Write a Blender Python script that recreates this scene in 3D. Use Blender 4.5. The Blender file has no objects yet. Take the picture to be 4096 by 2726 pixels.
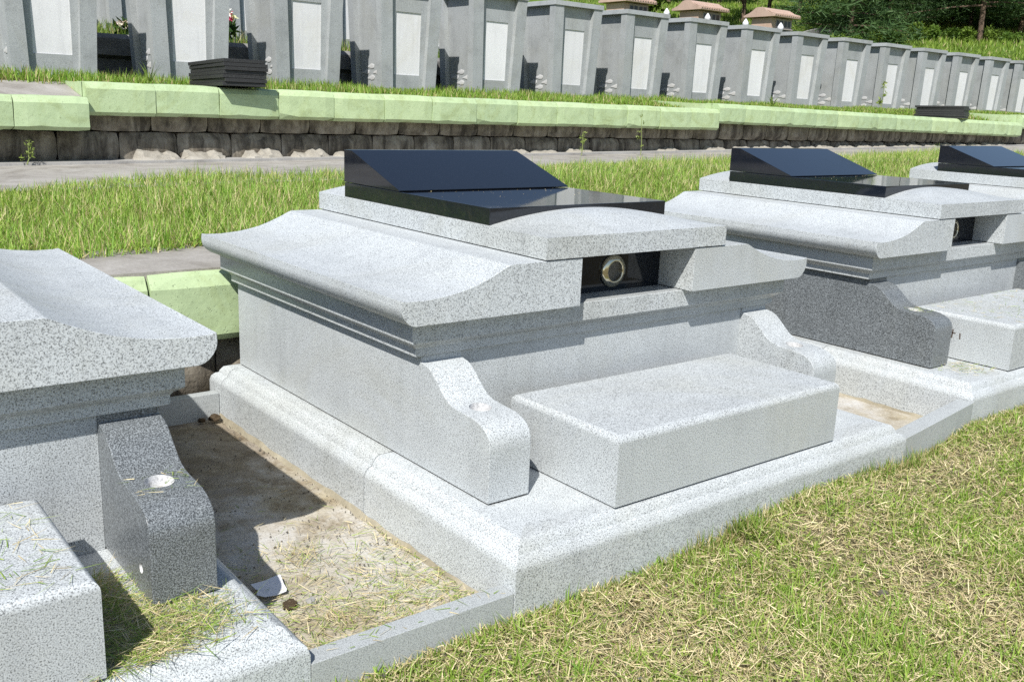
import bpy, bmesh, math, random
import numpy as np
from mathutils import Vector, Matrix

random.seed(7)
RNG = np.random.default_rng(11)
scene = bpy.context.scene
COL = scene.collection
PI = math.pi

# ------------------------------------------------------------------ camera
CAM_F, CAM_YAW, CAM_PITCH, CAM_ROLL = 3831.775, math.radians(38.7912), math.radians(13.8323), math.radians(-2.3413)
CAM_POS = np.array([-1.52966, -1.84372, 1.17623])


def cam_axes():
    a, b, c = CAM_YAW, CAM_PITCH, CAM_ROLL
    f = np.array([math.sin(a) * math.cos(b), math.cos(a) * math.cos(b), -math.sin(b)])
    r = np.array([math.cos(a), -math.sin(a), 0.0])
    d = np.cross(f, r)
    return math.cos(c) * r + math.sin(c) * d, -math.sin(c) * r + math.cos(c) * d, f


CR, CD, CF = cam_axes()
cam = bpy.data.cameras.new('camera')
cam.sensor_width = 36.0
cam.sensor_fit = 'HORIZONTAL'
cam.lens = CAM_F / 4096 * 36.0
cam.clip_start = 0.05
cam.clip_end = 2000
camo = bpy.data.objects.new('camera', cam)
COL.objects.link(camo)
camo.matrix_world = Matrix(((CR[0], -CD[0], -CF[0], CAM_POS[0]), (CR[1], -CD[1], -CF[1], CAM_POS[1]),
                            (CR[2], -CD[2], -CF[2], CAM_POS[2]), (0, 0, 0, 1)))
scene.camera = camo

# ------------------------------------------------------------------ sky, sun, exposure
SUN_L = Vector((1.27, 1.0, -1.80)).normalized()          # direction the light travels
SUN_EL = math.asin(-SUN_L.z)
SUN_AZ = math.atan2(-SUN_L.x, -SUN_L.y)
world = bpy.data.worlds.new('World')
scene.world = world
world.use_nodes = True
wn = world.node_tree
sky = wn.nodes.new('ShaderNodeTexSky')
sky.sky_type = 'NISHITA'
sky.sun_disc = False
sky.sun_elevation = SUN_EL
sky.sun_rotation = SUN_AZ
sky.air_density = 1.0
sky.dust_density = 0.6
sky.ozone_density = 1.2
wn.links.new(sky.outputs[0], wn.nodes['Background'].inputs[0])
wn.nodes['Background'].inputs[1].default_value = 0.088
sun = bpy.data.lights.new('sun', 'SUN')
sun.energy = 4.8
sun.angle = math.radians(0.53)
sun.color = (1.0, 0.975, 0.93)
suno = bpy.data.objects.new('sun', sun)
COL.objects.link(suno)
suno.rotation_euler = SUN_L.to_track_quat('-Z', 'Y').to_euler()
scene.view_settings.view_transform = 'Standard'
scene.view_settings.look = 'None'
scene.view_settings.gamma = 1.0
scene.view_settings.use_curve_mapping = False
scene.view_settings.exposure = 0.42
scene.cycles.use_denoising = False                        # keeps the fine grain of granite and grass
scene.cycles.sample_clamp_indirect = 4.0
scene.cycles.max_bounces = 6
scene.cycles.diffuse_bounces = 3
scene.cycles.glossy_bounces = 3
scene.cycles.transmission_bounces = 3


# ------------------------------------------------------------------ materials
def new_mat(name):
    m = bpy.data.materials.new(name)
    m.use_nodes = True
    nt = m.node_tree
    b = nt.nodes['Principled BSDF']
    return m, nt, b


def nd(nt, t, **kw):
    n = nt.nodes.new(t)
    for k, v in kw.items():
        setattr(n, k, v)
    return n


def coords(nt, per_object=True):
    tc = nd(nt, 'ShaderNodeTexCoord')
    if not per_object:
        return tc.outputs['Object']
    oi = nd(nt, 'ShaderNodeObjectInfo')
    mul = nd(nt, 'ShaderNodeMath', operation='MULTIPLY')
    mul.inputs[1].default_value = 37.0
    nt.links.new(oi.outputs['Random'], mul.inputs[0])
    add = nd(nt, 'ShaderNodeVectorMath', operation='ADD')
    nt.links.new(tc.outputs['Object'], add.inputs[0])
    nt.links.new(mul.outputs[0], add.inputs[1])
    return add.outputs[0]


def noise(nt, vec, scale, detail=3, rough=0.6, dist=0.0, out='Fac'):
    n = nd(nt, 'ShaderNodeTexNoise')
    n.inputs['Scale'].default_value = scale
    n.inputs['Detail'].default_value = detail
    n.inputs['Roughness'].default_value = rough
    n.inputs['Distortion'].default_value = dist
    nt.links.new(vec, n.inputs['Vector'])
    return n.outputs[out]


def ramp(nt, fac, stops, interp='LINEAR'):
    r = nd(nt, 'ShaderNodeValToRGB')
    r.color_ramp.interpolation = interp
    e = r.color_ramp.elements
    while len(e) < len(stops):
        e.new(0.5)
    for k, (p, c) in enumerate(stops):
        e[k].position = p
        e[k].color = (c, c, c, 1) if isinstance(c, (int, float)) else (c[0], c[1], c[2], 1)
    nt.links.new(fac, r.inputs[0])
    return r.outputs[0]


def mix(nt, a, b, fac=0.5, mode='MIX'):
    m = nd(nt, 'ShaderNodeMix', data_type='RGBA', blend_type=mode)
    for sock, v in ((m.inputs[0], fac), (m.inputs[6], a), (m.inputs[7], b)):
        if hasattr(v, 'is_linked'):
            nt.links.new(v, sock)
        elif isinstance(v, (int, float)):
            sock.default_value = v if sock.type == 'VALUE' else (v, v, v, 1)
        else:
            sock.default_value = (v[0], v[1], v[2], 1)
    return m.outputs[2]


def bump(nt, b, h, strength=0.2, dist=0.01):
    n = nd(nt, 'ShaderNodeBump')
    n.inputs['Strength'].default_value = strength
    n.inputs['Distance'].default_value = dist
    nt.links.new(h, n.inputs['Height'])
    nt.links.new(n.outputs[0], b.inputs['Normal'])


def granite(name, dark, mid, light, scale=165, rough=0.55, spec=0.4, tint=(1, 1, 1), lo=0.36, hi=0.56, blotch=0.1, bmp=0.12, coat=0.0):
    m, nt, b = new_mat(name)
    v = coords(nt)
    n1 = noise(nt, v, scale, 2.5, 0.65)
    t = lambda c: (c * tint[0], c * tint[1], c * tint[2])
    c1 = ramp(nt, n1, [(0.0, t(dark)), (lo, t(dark * 1.15)), (lo + 0.07, t(mid)), (hi, t(light)), (1.0, t(light * 1.06))])
    n2 = noise(nt, v, scale * 2.3, 1.0, 0.5)
    c2 = ramp(nt, n2, [(0.30, 0.72), (0.52, 1.0), (0.75, 1.1)])
    c = mix(nt, c1, c2, 0.6, 'MULTIPLY')
    n3 = noise(nt, v, 3.1, 4, 0.6, 0.4)
    c3 = ramp(nt, n3, [(0.25, 1.0 - blotch), (0.5, 1.0), (0.8, 1.0 + blotch * 0.4)])
    c = mix(nt, c, c3, 1.0, 'MULTIPLY')
    n4 = noise(nt, v, 0.9, 5, 0.7, 1.0)
    c4 = ramp(nt, n4, [(0.50, (1, 1, 1)), (0.62, (0.96, 0.95, 0.92)), (0.74, (0.89, 0.875, 0.83))])
    c = mix(nt, c, c4, 1.0, 'MULTIPLY')
    mp = nd(nt, 'ShaderNodeMapping')
    mp.inputs['Scale'].default_value = (14, 14, 1.1)
    nt.links.new(v, mp.inputs['Vector'])
    n5 = noise(nt, mp.outputs[0], 1.0, 4, 0.6, 0.3)
    c5 = ramp(nt, n5, [(0.30, 0.90), (0.46, 1.0), (0.70, 1.03)])
    c = mix(nt, c, c5, 0.8, 'MULTIPLY')
    oi = nd(nt, 'ShaderNodeObjectInfo')
    c6 = ramp(nt, oi.outputs['Random'], [(0.0, 0.93), (1.0, 1.04)])
    c = mix(nt, c, c6, 1.0, 'MULTIPLY')
    nt.links.new(c, b.inputs['Base Color'])
    b.inputs['Roughness'].default_value = rough
    b.inputs['Specular IOR Level'].default_value = spec
    if bmp:
        bump(nt, b, n1, bmp, 0.002)
    if coat:
        b.inputs['Coat Weight'].default_value = coat
        b.inputs['Coat Roughness'].default_value = 0.12
    return m


M = {}
M['granite'] = granite('light_granite', 0.13, 0.40, 0.60, scale=275, tint=(0.945, 0.995, 1.01))
M['granite_polished'] = granite('light_granite_polished', 0.12, 0.385, 0.59, scale=275, rough=0.3, spec=0.5, tint=(0.945, 0.995, 1.015), bmp=0.03)
M['granite_dark'] = granite('dark_granite', 0.06, 0.18, 0.32, rough=0.3, spec=0.5, tint=(0.92, 1.0, 1.05), scale=300, lo=0.44, hi=0.66, bmp=0.04)
M['granite_curb'] = granite('curb_granite', 0.20, 0.36, 0.48, scale=300, tint=(0.95, 1, 1.0))
M['tomb'] = granite('grey_tomb_granite', 0.24, 0.345, 0.42, scale=130, rough=0.6, tint=(0.955, 1.0, 1.01), blotch=0.2)
M['tomb_panel'] = granite('frosted_panel_granite', 0.60, 0.70, 0.76, scale=120, rough=0.8, tint=(1, 1, 1.01), blotch=0.06)
M['carving'] = granite('carved_granite', 0.40, 0.5, 0.58, scale=120, rough=0.8, blotch=0.05)
M['hole'] = granite('drilled_granite', 0.35, 0.55, 0.68, rough=0.8)


def black_granite():
    m, nt, b = new_mat('black_polished_granite')
    v = coords(nt)
    n = noise(nt, v, 420, 1, 0.5)
    c = ramp(nt, n, [(0.4, (0.006, 0.008, 0.012)), (0.62, (0.010, 0.013, 0.02)), (0.78, (0.03, 0.033, 0.04))])
    n2 = noise(nt, v, 5, 4, 0.7)
    nt.links.new(c, b.inputs['Base Color'])
    r = ramp(nt, n2, [(0.35, 0.03), (0.7, 0.085)])
    nt.links.new(r, b.inputs['Roughness'])
    b.inputs['Specular IOR Level'].default_value = 0.7
    return m


M['black'] = black_granite()


def slab_black():
    m, nt, b = new_mat('black_sawn_granite')
    v = coords(nt)
    n = noise(nt, v, 160, 2, 0.6)
    c = ramp(nt, n, [(0.35, 0.014), (0.55, 0.030), (0.8, 0.075)])
    nt.links.new(c, b.inputs['Base Color'])
    b.inputs['Roughness'].default_value = 0.5
    return m


M['slab_black'] = slab_black()
M['niche_black'] = black_granite()
M['niche_black'].name = 'niche_black_granite'
M['niche_black'].node_tree.nodes['Principled BSDF'].inputs['Specular IOR Level'].default_value = 0.35


def simple(name, col, rough=0.6, metal=0.0, spec=0.5):
    m, nt, b = new_mat(name)
    b.inputs['Base Color'].default_value = (*col, 1)
    b.inputs['Roughness'].default_value = rough
    b.inputs['Metallic'].default_value = metal
    b.inputs['Specular IOR Level'].default_value = spec
    return m


M['chrome'] = simple('stainless_steel', (0.66, 0.61, 0.48), 0.12, 1.0)
M['mortar'] = simple('dark_joint_mortar', (0.05, 0.045, 0.04), 0.9)  # dark pads under the blocks; the shadow gap is painted into their colour
M['paper'] = simple('paper', (0.72, 0.72, 0.74), 0.8)
M['pencil'] = simple('brown_marker', (0.09, 0.065, 0.05), 0.8)


def mesh_mat():
    m, nt, b = new_mat('perforated_steel')
    tc = nd(nt, 'ShaderNodeTexCoord')
    vo = nd(nt, 'ShaderNodeTexVoronoi')
    vo.inputs['Scale'].default_value = 330
    nt.links.new(tc.outputs['Object'], vo.inputs['Vector'])
    c = ramp(nt, vo.outputs['Distance'], [(0.30, 0.012), (0.5, 0.16)])
    nt.links.new(c, b.inputs['Base Color'])
    b.inputs['Roughness'].default_value = 0.4
    b.inputs['Metallic'].default_value = 0.6
    return m


M['vent_mesh'] = mesh_mat()


def green_paint():
    m, nt, b = new_mat('pale_green_painted_concrete')
    v = coords(nt)
    n1 = noise(nt, v, 9, 5, 0.65)
    c = ramp(nt, n1, [(0.25, (0.365, 0.465, 0.265)), (0.5, (0.42, 0.53, 0.305)), (0.8, (0.465, 0.575, 0.345))])
    n2 = noise(nt, v, 3.0, 6, 0.75, 1.2)
    c2 = ramp(nt, n2, [(0.48, (1, 1, 1)), (0.60, (0.90, 0.89, 0.82)), (0.74, (0.70, 0.67, 0.56))])
    c = mix(nt, c, c2, 1.0, 'MULTIPLY')
    oi = nd(nt, 'ShaderNodeObjectInfo')
    c6 = ramp(nt, oi.outputs['Random'], [(0.0, (0.93, 0.94, 0.95)), (1.0, (1.05, 1.03, 1.0))])
    c = mix(nt, c, c6, 1.0, 'MULTIPLY')
    n7 = noise(nt, v, 28, 5, 0.7)
    c7 = ramp(nt, n7, [(0.30, (0.62, 0.60, 0.52)), (0.37, (1, 1, 1))])
    c = mix(nt, c, c7, 0.8, 'MULTIPLY')
    n3 = noise(nt, v, 75, 3, 0.6)
    p = ramp(nt, n3, [(0.27, 0.0), (0.36, 1.0)])
    n4 = noise(nt, v, 16, 4, 0.6)
    h = mix(nt, p, n4, 0.5, 'ADD')
    nt.links.new(c, b.inputs['Base Color'])
    b.inputs['Roughness'].default_value = 0.65
    bump(nt, b, h, 0.55, 0.012)
    return m


M['green'] = green_paint()


def wall_block_mat():
    m, nt, b = new_mat('stained_concrete_block')
    v = coords(nt)
    n1 = noise(nt, v, 6, 6, 0.7, 0.5)
    c = ramp(nt, n1, [(0.25, (0.12, 0.10, 0.075)), (0.5, (0.26, 0.228, 0.182)), (0.75, (0.40, 0.375, 0.325))])
    mp = nd(nt, 'ShaderNodeMapping')
    mp.inputs['Scale'].default_value = (7, 7, 1.6)
    nt.links.new(v, mp.inputs['Vector'])
    n2 = noise(nt, mp.outputs[0], 1.0, 5, 0.65, 0.6)
    c2 = ramp(nt, n2, [(0.38, (0.16, 0.15, 0.14)), (0.54, (0.75, 0.74, 0.72)), (0.7, (1.1, 1.1, 1.1))])
    c = mix(nt, c, c2, 0.9, 'MULTIPLY')
    n3 = noise(nt, v, 40, 4, 0.7)
    nt.links.new(c, b.inputs['Base Color'])
    b.inputs['Roughness'].default_value = 0.9
    bump(nt, b, mix(nt, n3, n1, 0.5), 0.5, 0.02)
    return m


M['block'] = wall_block_mat()


def concrete(name, a, bcol, c_, bs=0.4, spots=0.0):
    m, nt, b = new_mat(name)
    v = coords(nt, False)
    n1 = noise(nt, v, 2.6, 7, 0.7, 0.6)
    c = ramp(nt, n1, [(0.28, a), (0.5, bcol), (0.72, c_)])
    n2 = noise(nt, v, 60, 4, 0.7)
    c2 = ramp(nt, n2, [(0.3, 0.8), (0.5, 1.0), (0.7, 1.12)])
    c = mix(nt, c, c2, 0.8, 'MULTIPLY')
    nt.links.new(c, b.inputs['Base Color'])
    b.inputs['Roughness'].default_value = 0.92
    bump(nt, b, mix(nt, n2, n1, 0.4), bs, 0.01)
    return m


M['concrete'] = concrete('grey_concrete', (0.19, 0.17, 0.145), (0.30, 0.28, 0.25), (0.39, 0.37, 0.34))
M['concrete_pale'] = concrete('pale_concrete', (0.24, 0.23, 0.215), (0.32, 0.31, 0.295), (0.40, 0.39, 0.37))
M['fillet'] = concrete('ochre_mortar', (0.20, 0.17, 0.115), (0.31, 0.275, 0.20), (0.40, 0.37, 0.29))
M['mortar_rough'] = concrete('rough_mortar', (0.21, 0.19, 0.155), (0.33, 0.305, 0.26), (0.43, 0.405, 0.36), 0.9)
M['rear_concrete'] = concrete('rear_concrete', (0.08, 0.08, 0.08), (0.17, 0.17, 0.165), (0.27, 0.27, 0.26))
M['pale_stone'] = concrete('pale_wall_stone', (0.42, 0.36, 0.27), (0.54, 0.48, 0.38), (0.62, 0.57, 0.48))


def ditch_mat():
    m, nt, b = new_mat('stained_ditch_concrete')
    v = coords(nt, False)
    n1 = noise(nt, v, 5.5, 8, 0.75, 0.0)
    c = ramp(nt, n1, [(0.28, (0.14, 0.105, 0.07)), (0.38, (0.31, 0.27, 0.205)), (0.50, (0.44, 0.41, 0.355)), (0.68, (0.54, 0.53, 0.51))])
    n2 = noise(nt, v, 1.7, 6, 0.7, 0.0)
    c2 = ramp(nt, n2, [(0.45, (1, 1, 1)), (0.62, (0.80, 0.72, 0.52))])
    c = mix(nt, c, c2, 0.8, 'MULTIPLY')
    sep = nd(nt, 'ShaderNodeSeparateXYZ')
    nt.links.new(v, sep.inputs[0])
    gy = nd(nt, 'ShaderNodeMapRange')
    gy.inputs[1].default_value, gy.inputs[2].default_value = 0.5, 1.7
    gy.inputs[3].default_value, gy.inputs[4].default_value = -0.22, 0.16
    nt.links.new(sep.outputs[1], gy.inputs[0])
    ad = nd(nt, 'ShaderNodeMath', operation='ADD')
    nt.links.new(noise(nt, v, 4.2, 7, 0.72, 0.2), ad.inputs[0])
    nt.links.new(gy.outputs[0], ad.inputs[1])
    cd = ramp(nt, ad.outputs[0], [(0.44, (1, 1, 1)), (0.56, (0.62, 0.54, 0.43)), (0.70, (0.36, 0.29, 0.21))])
    c = mix(nt, c, cd, 0.75, 'MULTIPLY')          # soil at the back of the ditch, with its shadow painted into the colour
    n3 = noise(nt, v, 120, 3, 0.7)
    c3 = ramp(nt, n3, [(0.33, 0.72), (0.5, 1.0), (0.68, 1.15)])
    c = mix(nt, c, c3, 0.8, 'MULTIPLY')
    nt.links.new(c, b.inputs['Base Color'])
    b.inputs['Roughness'].default_value = 0.95
    bump(nt, b, mix(nt, n3, n1, 0.5), 0.5, 0.01)
    return m


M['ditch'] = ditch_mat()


def soil(name, a, b_, c_, sc=5.0):
    m, nt, b = new_mat(name)
    v = coords(nt, False)
    n1 = noise(nt, v, sc, 8, 0.75, 0.5)
    c = ramp(nt, n1, [(0.3, a), (0.5, b_), (0.7, c_)])
    n2 = noise(nt, v, sc * 14, 4, 0.7)
    c2 = ramp(nt, n2, [(0.35, 0.6), (0.6, 1.15)])
    c = mix(nt, c, c2, 0.8, 'MULTIPLY')
    nt.links.new(c, b.inputs['Base Color'])
    b.inputs['Roughness'].default_value = 1.0
    b.inputs['Specular IOR Level'].default_value = 0.1
    bump(nt, b, n2, 0.8, 0.03)
    return m


M['lawn_soil'] = soil('dry_lawn_soil', (0.11, 0.10, 0.05), (0.22, 0.19, 0.11), (0.34, 0.30, 0.19), 6)
M['turf'] = soil('turf_soil', (0.055, 0.07, 0.018), (0.10, 0.12, 0.03), (0.17, 0.17, 0.06), 3)
M['hill'] = soil('hillside_grass', (0.04, 0.07, 0.014), (0.10, 0.16, 0.027), (0.18, 0.24, 0.05), 0.35)


def leaf_mat(name, trans=0.35, rough=0.5):
    m, nt, b = new_mat(name)
    at = nd(nt, 'ShaderNodeAttribute', attribute_name='Col')
    nt.links.new(at.outputs['Color'], b.inputs['Base Color'])
    b.inputs['Roughness'].default_value = rough
    b.inputs['Specular IOR Level'].default_value = 0.3
    tr = nd(nt, 'ShaderNodeBsdfTranslucent')
    br = mix(nt, at.outputs['Color'], (1.25, 1.2, 0.7), 1.0, 'MULTIPLY')
    nt.links.new(br, tr.inputs['Color'])
    ms = nd(nt, 'ShaderNodeMixShader')
    ms.inputs[0].default_value = trans
    nt.links.new(b.outputs[0], ms.inputs[1])
    nt.links.new(tr.outputs[0], ms.inputs[2])
    nt.links.new(ms.outputs[0], nt.nodes['Material Output'].inputs[0])
    return m


M['leaf'] = leaf_mat('grass_and_leaf')
M['straw'] = leaf_mat('cut_grass', 0.15, 0.6)
M['needle'] = leaf_mat('pine_needles', 0.15, 0.6)


def bark():
    m, nt, b = new_mat('tree_bark')
    v = coords(nt)
    mp = nd(nt, 'ShaderNodeMapping')
    mp.inputs['Scale'].default_value = (9, 9, 2.2)
    nt.links.new(v, mp.inputs['Vector'])
    n1 = noise(nt, mp.outputs[0], 2, 5, 0.7, 0.5)
    c = ramp(nt, n1, [(0.3, (0.05, 0.035, 0.025)), (0.55, (0.14, 0.095, 0.065)), (0.75, (0.25, 0.18, 0.13))])
    nt.links.new(c, b.inputs['Base Color'])
    b.inputs['Roughness'].default_value = 0.95
    bump(nt, b, n1, 0.8, 0.05)
    return m


M['bark'] = bark()
M['pink'] = granite('pink_granite', 0.30, 0.44, 0.52, scale=90, rough=0.7, tint=(1.0, 0.72, 0.58), blotch=0.12)
M['white_stone'] = granite('white_stone', 0.55, 0.68, 0.74, scale=120, rough=0.6, tint=(1, 1, 1.02))
M['niche'] = simple('dark_niche_door', (0.012, 0.013, 0.016), 0.15)
M['petal'] = leaf_mat('petal', 0.2)


# ------------------------------------------------------------------ object helpers
def link(name, me, mat=None, parent=None, loc=None, rotz=0.0):
    o = bpy.data.objects.new(name, me)
    COL.objects.link(o)
    if mat is not None and me is not None and not me.materials:
        me.materials.append(M[mat] if isinstance(mat, str) else mat)
    if parent is not None:
        o.parent = parent
    if loc is not None:
        o.location = loc
    if rotz:
        o.rotation_euler = (0, 0, rotz)
    if me is not None and me.get('wn'):
        w_ = o.modifiers.new('weighted_normal', 'WEIGHTED_NORMAL')
        w_.keep_sharp = True
        w_.weight = 100
    return o


def tag(o, label=None, cat=None, group=None, kind=None):
    if label:
        o['label'] = label
    if cat:
        o['category'] = cat
    if group:
        o['group'] = group
    if kind:
        o['kind'] = kind
    return o


def thing(name, label, cat, loc=(0, 0, 0), rotz=0.0, group=None):
    o = bpy.data.objects.new(name, None)
    o.empty_display_size = 0.2
    COL.objects.link(o)
    o.location = loc
    o.rotation_euler = (0, 0, rotz)
    return tag(o, label, cat, group)


def pyd(name, verts, faces, smooth=False):
    me = bpy.data.meshes.new(name)
    me.from_pydata([tuple(v) for v in verts], [], faces)
    me.update()
    if smooth:
        me.polygons.foreach_set('use_smooth', [True] * len(me.polygons))
    return me


def from_bm(name, bm, smooth_angle=None):
    bmesh.ops.recalc_face_normals(bm, faces=bm.faces)
    me = bpy.data.meshes.new(name)
    bm.to_mesh(me)
    bm.free()
    if smooth_angle is not None:
        me.polygons.foreach_set('use_smooth', [True] * len(me.polygons))
        me.set_sharp_from_angle(angle=math.radians(smooth_angle))
        me['wn'] = 1
    return me


def box_bm(x0, x1, y0, y1, z0, z1, bev=0.0, seg=2, which=None):
    bm = bmesh.new()
    bmesh.ops.create_cube(bm, size=1.0)
    for v in bm.verts:
        v.co = Vector(((x0 + x1) / 2 + v.co.x * (x1 - x0), (y0 + y1) / 2 + v.co.y * (y1 - y0), (z0 + z1) / 2 + v.co.z * (z1 - z0)))
    if bev:
        ed = [e for e in bm.edges if which is None or which(e)]
        bmesh.ops.bevel(bm, geom=ed, offset=bev, segments=seg, affect='EDGES', profile=0.5)
    return bm


def box(name, x0, x1, y0, y1, z0, z1, mat, parent=None, bev=0.003, seg=2, which=None, loc=None, rotz=0.0):
    me = from_bm(name, box_bm(x0, x1, y0, y1, z0, z1, bev, seg, which), 35)
    return link(name, me, mat, parent, loc, rotz)


def prism_me(name, prof, axis, a, b, bev=0.0, smooth=30):
    """prof: closed 2-D outline; axis 'x': (y,z) swept over x; axis 'y': (x,z) swept over y."""
    bm = bmesh.new()
    def P(p, t):
        return (t, p[0], p[1]) if axis == 'x' else (p[0], t, p[1])
    A = [bm.verts.new(P(p, a)) for p in prof]
    B = [bm.verts.new(P(p, b)) for p in prof]
    n = len(prof)
    fa = bm.faces.new(A)
    fb = bm.faces.new(B[::-1])
    for i in range(n):
        bm.faces.new((A[i], A[(i + 1) % n], B[(i + 1) % n], B[i]))
    bmesh.ops.recalc_face_normals(bm, faces=bm.faces)
    if bev:
        ed = list(set(list(fa.edges) + list(fb.edges)))
        ed += [e for e in bm.edges if e not in ed and len(e.link_faces) == 2 and e.calc_face_angle(0) > math.radians(35)]
        bmesh.ops.bevel(bm, geom=ed, offset=bev, segments=2, affect='EDGES', profile=0.5)
    return from_bm(name, bm, smooth)


def lathe_me(name, prof, n=32, axis='z', smooth=40):
    bm = bmesh.new()
    rings = []
    for r, h in prof:
        ring = []
        if r < 1e-6:
            ring = [bm.verts.new((0, 0, h) if axis == 'z' else (0, h, 0))]
        else:
            for k in range(n):
                a = 2 * PI * k / n
                ring.append(bm.verts.new((r * math.cos(a), r * math.sin(a), h) if axis == 'z' else (r * math.cos(a), h, r * math.sin(a))))
        rings.append(ring)
    for A, B in zip(rings, rings[1:]):
        for k in range(n):
            k2 = (k + 1) % n
            if len(A) == 1 and len(B) == 1:
                continue
            if len(A) == 1:
                bm.faces.new((A[0], B[k], B[k2]))
            elif len(B) == 1:
                bm.faces.new((A[k], A[k2], B[0]))
            else:
                bm.faces.new((A[k], A[k2], B[k2], B[k]))
    return from_bm(name, bm, smooth)


def rect_loft_me(name, loops, smooth=30):
    """loops: (x0,x1,y0,y1,z) rectangles from bottom to top, capped."""
    bm = bmesh.new()
    L = []
    for x0, x1, y0, y1, z in loops:
        L.append([bm.verts.new(p) for p in ((x0, y0, z), (x1, y0, z), (x1, y1, z), (x0, y1, z))])
    bm.faces.new(L[0][::-1])
    bm.faces.new(L[-1])
    for A, B in zip(L, L[1:]):
        for k in range(4):
            bm.faces.new((A[k], A[(k + 1) % 4], B[(k + 1) % 4], B[k]))
    return from_bm(name, bm, smooth)


def vnoise(x, y, seed=0):
    """smooth value noise on numpy arrays, 0..1"""
    def h(i, j):
        s = np.sin(i * 127.1 + j * 311.7 + seed * 74.7) * 43758.5453
        return s - np.floor(s)
    i, j = np.floor(x), np.floor(y)
    fx, fy = x - i, y - j
    fx, fy = fx * fx * (3 - 2 * fx), fy * fy * (3 - 2 * fy)
    return (h(i, j) * (1 - fx) + h(i + 1, j) * fx) * (1 - fy) + (h(i, j + 1) * (1 - fx) + h(i + 1, j + 1) * fx) * fy


def sheet(name, x0, x1, y0, y1, zf, nx, ny, mat, kind='structure'):
    xs, ys = np.linspace(x0, x1, nx), np.linspace(y0, y1, ny)
    X, Y = np.meshgrid(xs, ys)
    Z = zf(X, Y)
    verts = np.stack([X, Y, Z], -1).reshape(-1, 3)
    faces = [(j * nx + i, j * nx + i + 1, (j + 1) * nx + i + 1, (j + 1) * nx + i) for j in range(ny - 1) for i in range(nx - 1)]
    me = pyd(name, verts.tolist(), faces, True)
    o = link(name, me, mat)
    return tag(o, kind=kind)


def project(P):
    q = np.asarray(P) - CAM_POS
    w = q @ CF
    return 2048 + CAM_F * (q @ CR) / w, 1363 + CAM_F * (q @ CD) / w, w


def in_view(P, mx=500, my=350):
    u, v, w = project(P)
    return (w > 0.3) & (u > -mx) & (u < 4096 + mx) & (v > -my) & (v < 2726 + my)


def strips_me(name, base, direc, up, length, width, bend, col):
    """blades / clippings: base (N,3), direc = unit growth direction, up = unit direction the blade bends towards."""
    N = len(base)
    side = np.cross(direc, up)
    side /= np.linalg.norm(side, axis=1)[:, None] + 1e-9
    L, W, B = length[:, None], width[:, None], bend[:, None]
    p0 = base
    p1 = base + direc * L * 0.5 + up * L * B * 0.25
    p2 = base + direc * L * (1 - 0.18 * np.abs(B)) + up * L * B
    V = np.empty((N, 5, 3), np.float32)
    V[:, 0] = p0 - side * W * 0.5
    V[:, 1] = p0 + side * W * 0.5
    V[:, 2] = p1 + side * W * 0.42
    V[:, 3] = p1 - side * W * 0.42
    V[:, 4] = p2
    me = bpy.data.meshes.new(name)
    me.vertices.add(N * 5)
    me.vertices.foreach_set('co', V.reshape(-1))
    idx = np.arange(N)[:, None] * 5
    loops = np.concatenate([idx + np.array([[0, 1, 2, 3]]), idx + np.array([[3, 2, 4]])], 1).reshape(-1)
    me.loops.add(len(loops))
    me.loops.foreach_set('vertex_index', loops.astype(np.int32))
    me.polygons.add(N * 2)
    st = (np.arange(N)[:, None] * 7 + np.array([[0, 4]])).reshape(-1)
    me.polygons.foreach_set('loop_start', st.astype(np.int32))
    try:
        me.polygons.foreach_set('loop_total', np.tile([4, 3], N).astype(np.int32))
    except Exception:
        pass
    me.update(calc_edges=True)
    a = me.color_attributes.new('Col', 'FLOAT_COLOR', 'POINT')
    c = np.ones((N, 5, 4), np.float32)
    c[:, :, :3] = col[:, None, :]
    a.data.foreach_set('color', c.reshape(-1))
    me.polygons.foreach_set('use_smooth', np.ones(N * 2, bool))
    return me


def lerpc(a, b, t):
    return np.asarray(a)[None] * (1 - t[:, None]) + np.asarray(b)[None] * t[:, None]


def grass_me(name, P, h, w, lean=0.35, dry=0.15, gcol=((0.11, 0.20, 0.025), (0.23, 0.31, 0.06)), dcol=((0.42, 0.36, 0.16), (0.56, 0.48, 0.27)), patch=None):
    N = len(P)
    az = RNG.uniform(0, 2 * PI, N)
    ln = np.abs(RNG.normal(0, lean, N))
    d = np.stack([np.cos(az) * np.sin(ln), np.sin(az) * np.sin(ln), np.cos(ln)], 1)
    az2 = az + RNG.normal(0, 0.6, N)
    up = np.stack([np.cos(az2), np.sin(az2), -0.25 * np.ones(N)], 1)
    up /= np.linalg.norm(up, axis=1)[:, None]
    t = RNG.uniform(0, 1, N)
    c = lerpc(gcol[0], gcol[1], t)
    if patch is not None:
        c = c * (0.72 + 0.38 * patch[:, None]) * np.stack([0.9 + 0.16 * (1.5 - patch), 1 + 0 * patch, 1 + 0 * patch], 1)
    isdry = RNG.uniform(0, 1, N) < (dry if patch is None else dry * patch)
    c2 = lerpc(dcol[0], dcol[1], RNG.uniform(0, 1, N))
    c = np.where(isdry[:, None], c2, c)
    bend = np.abs(RNG.normal(0.15, 0.2, N))
    return strips_me(name, P, d, up, h, w, bend, c)


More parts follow.
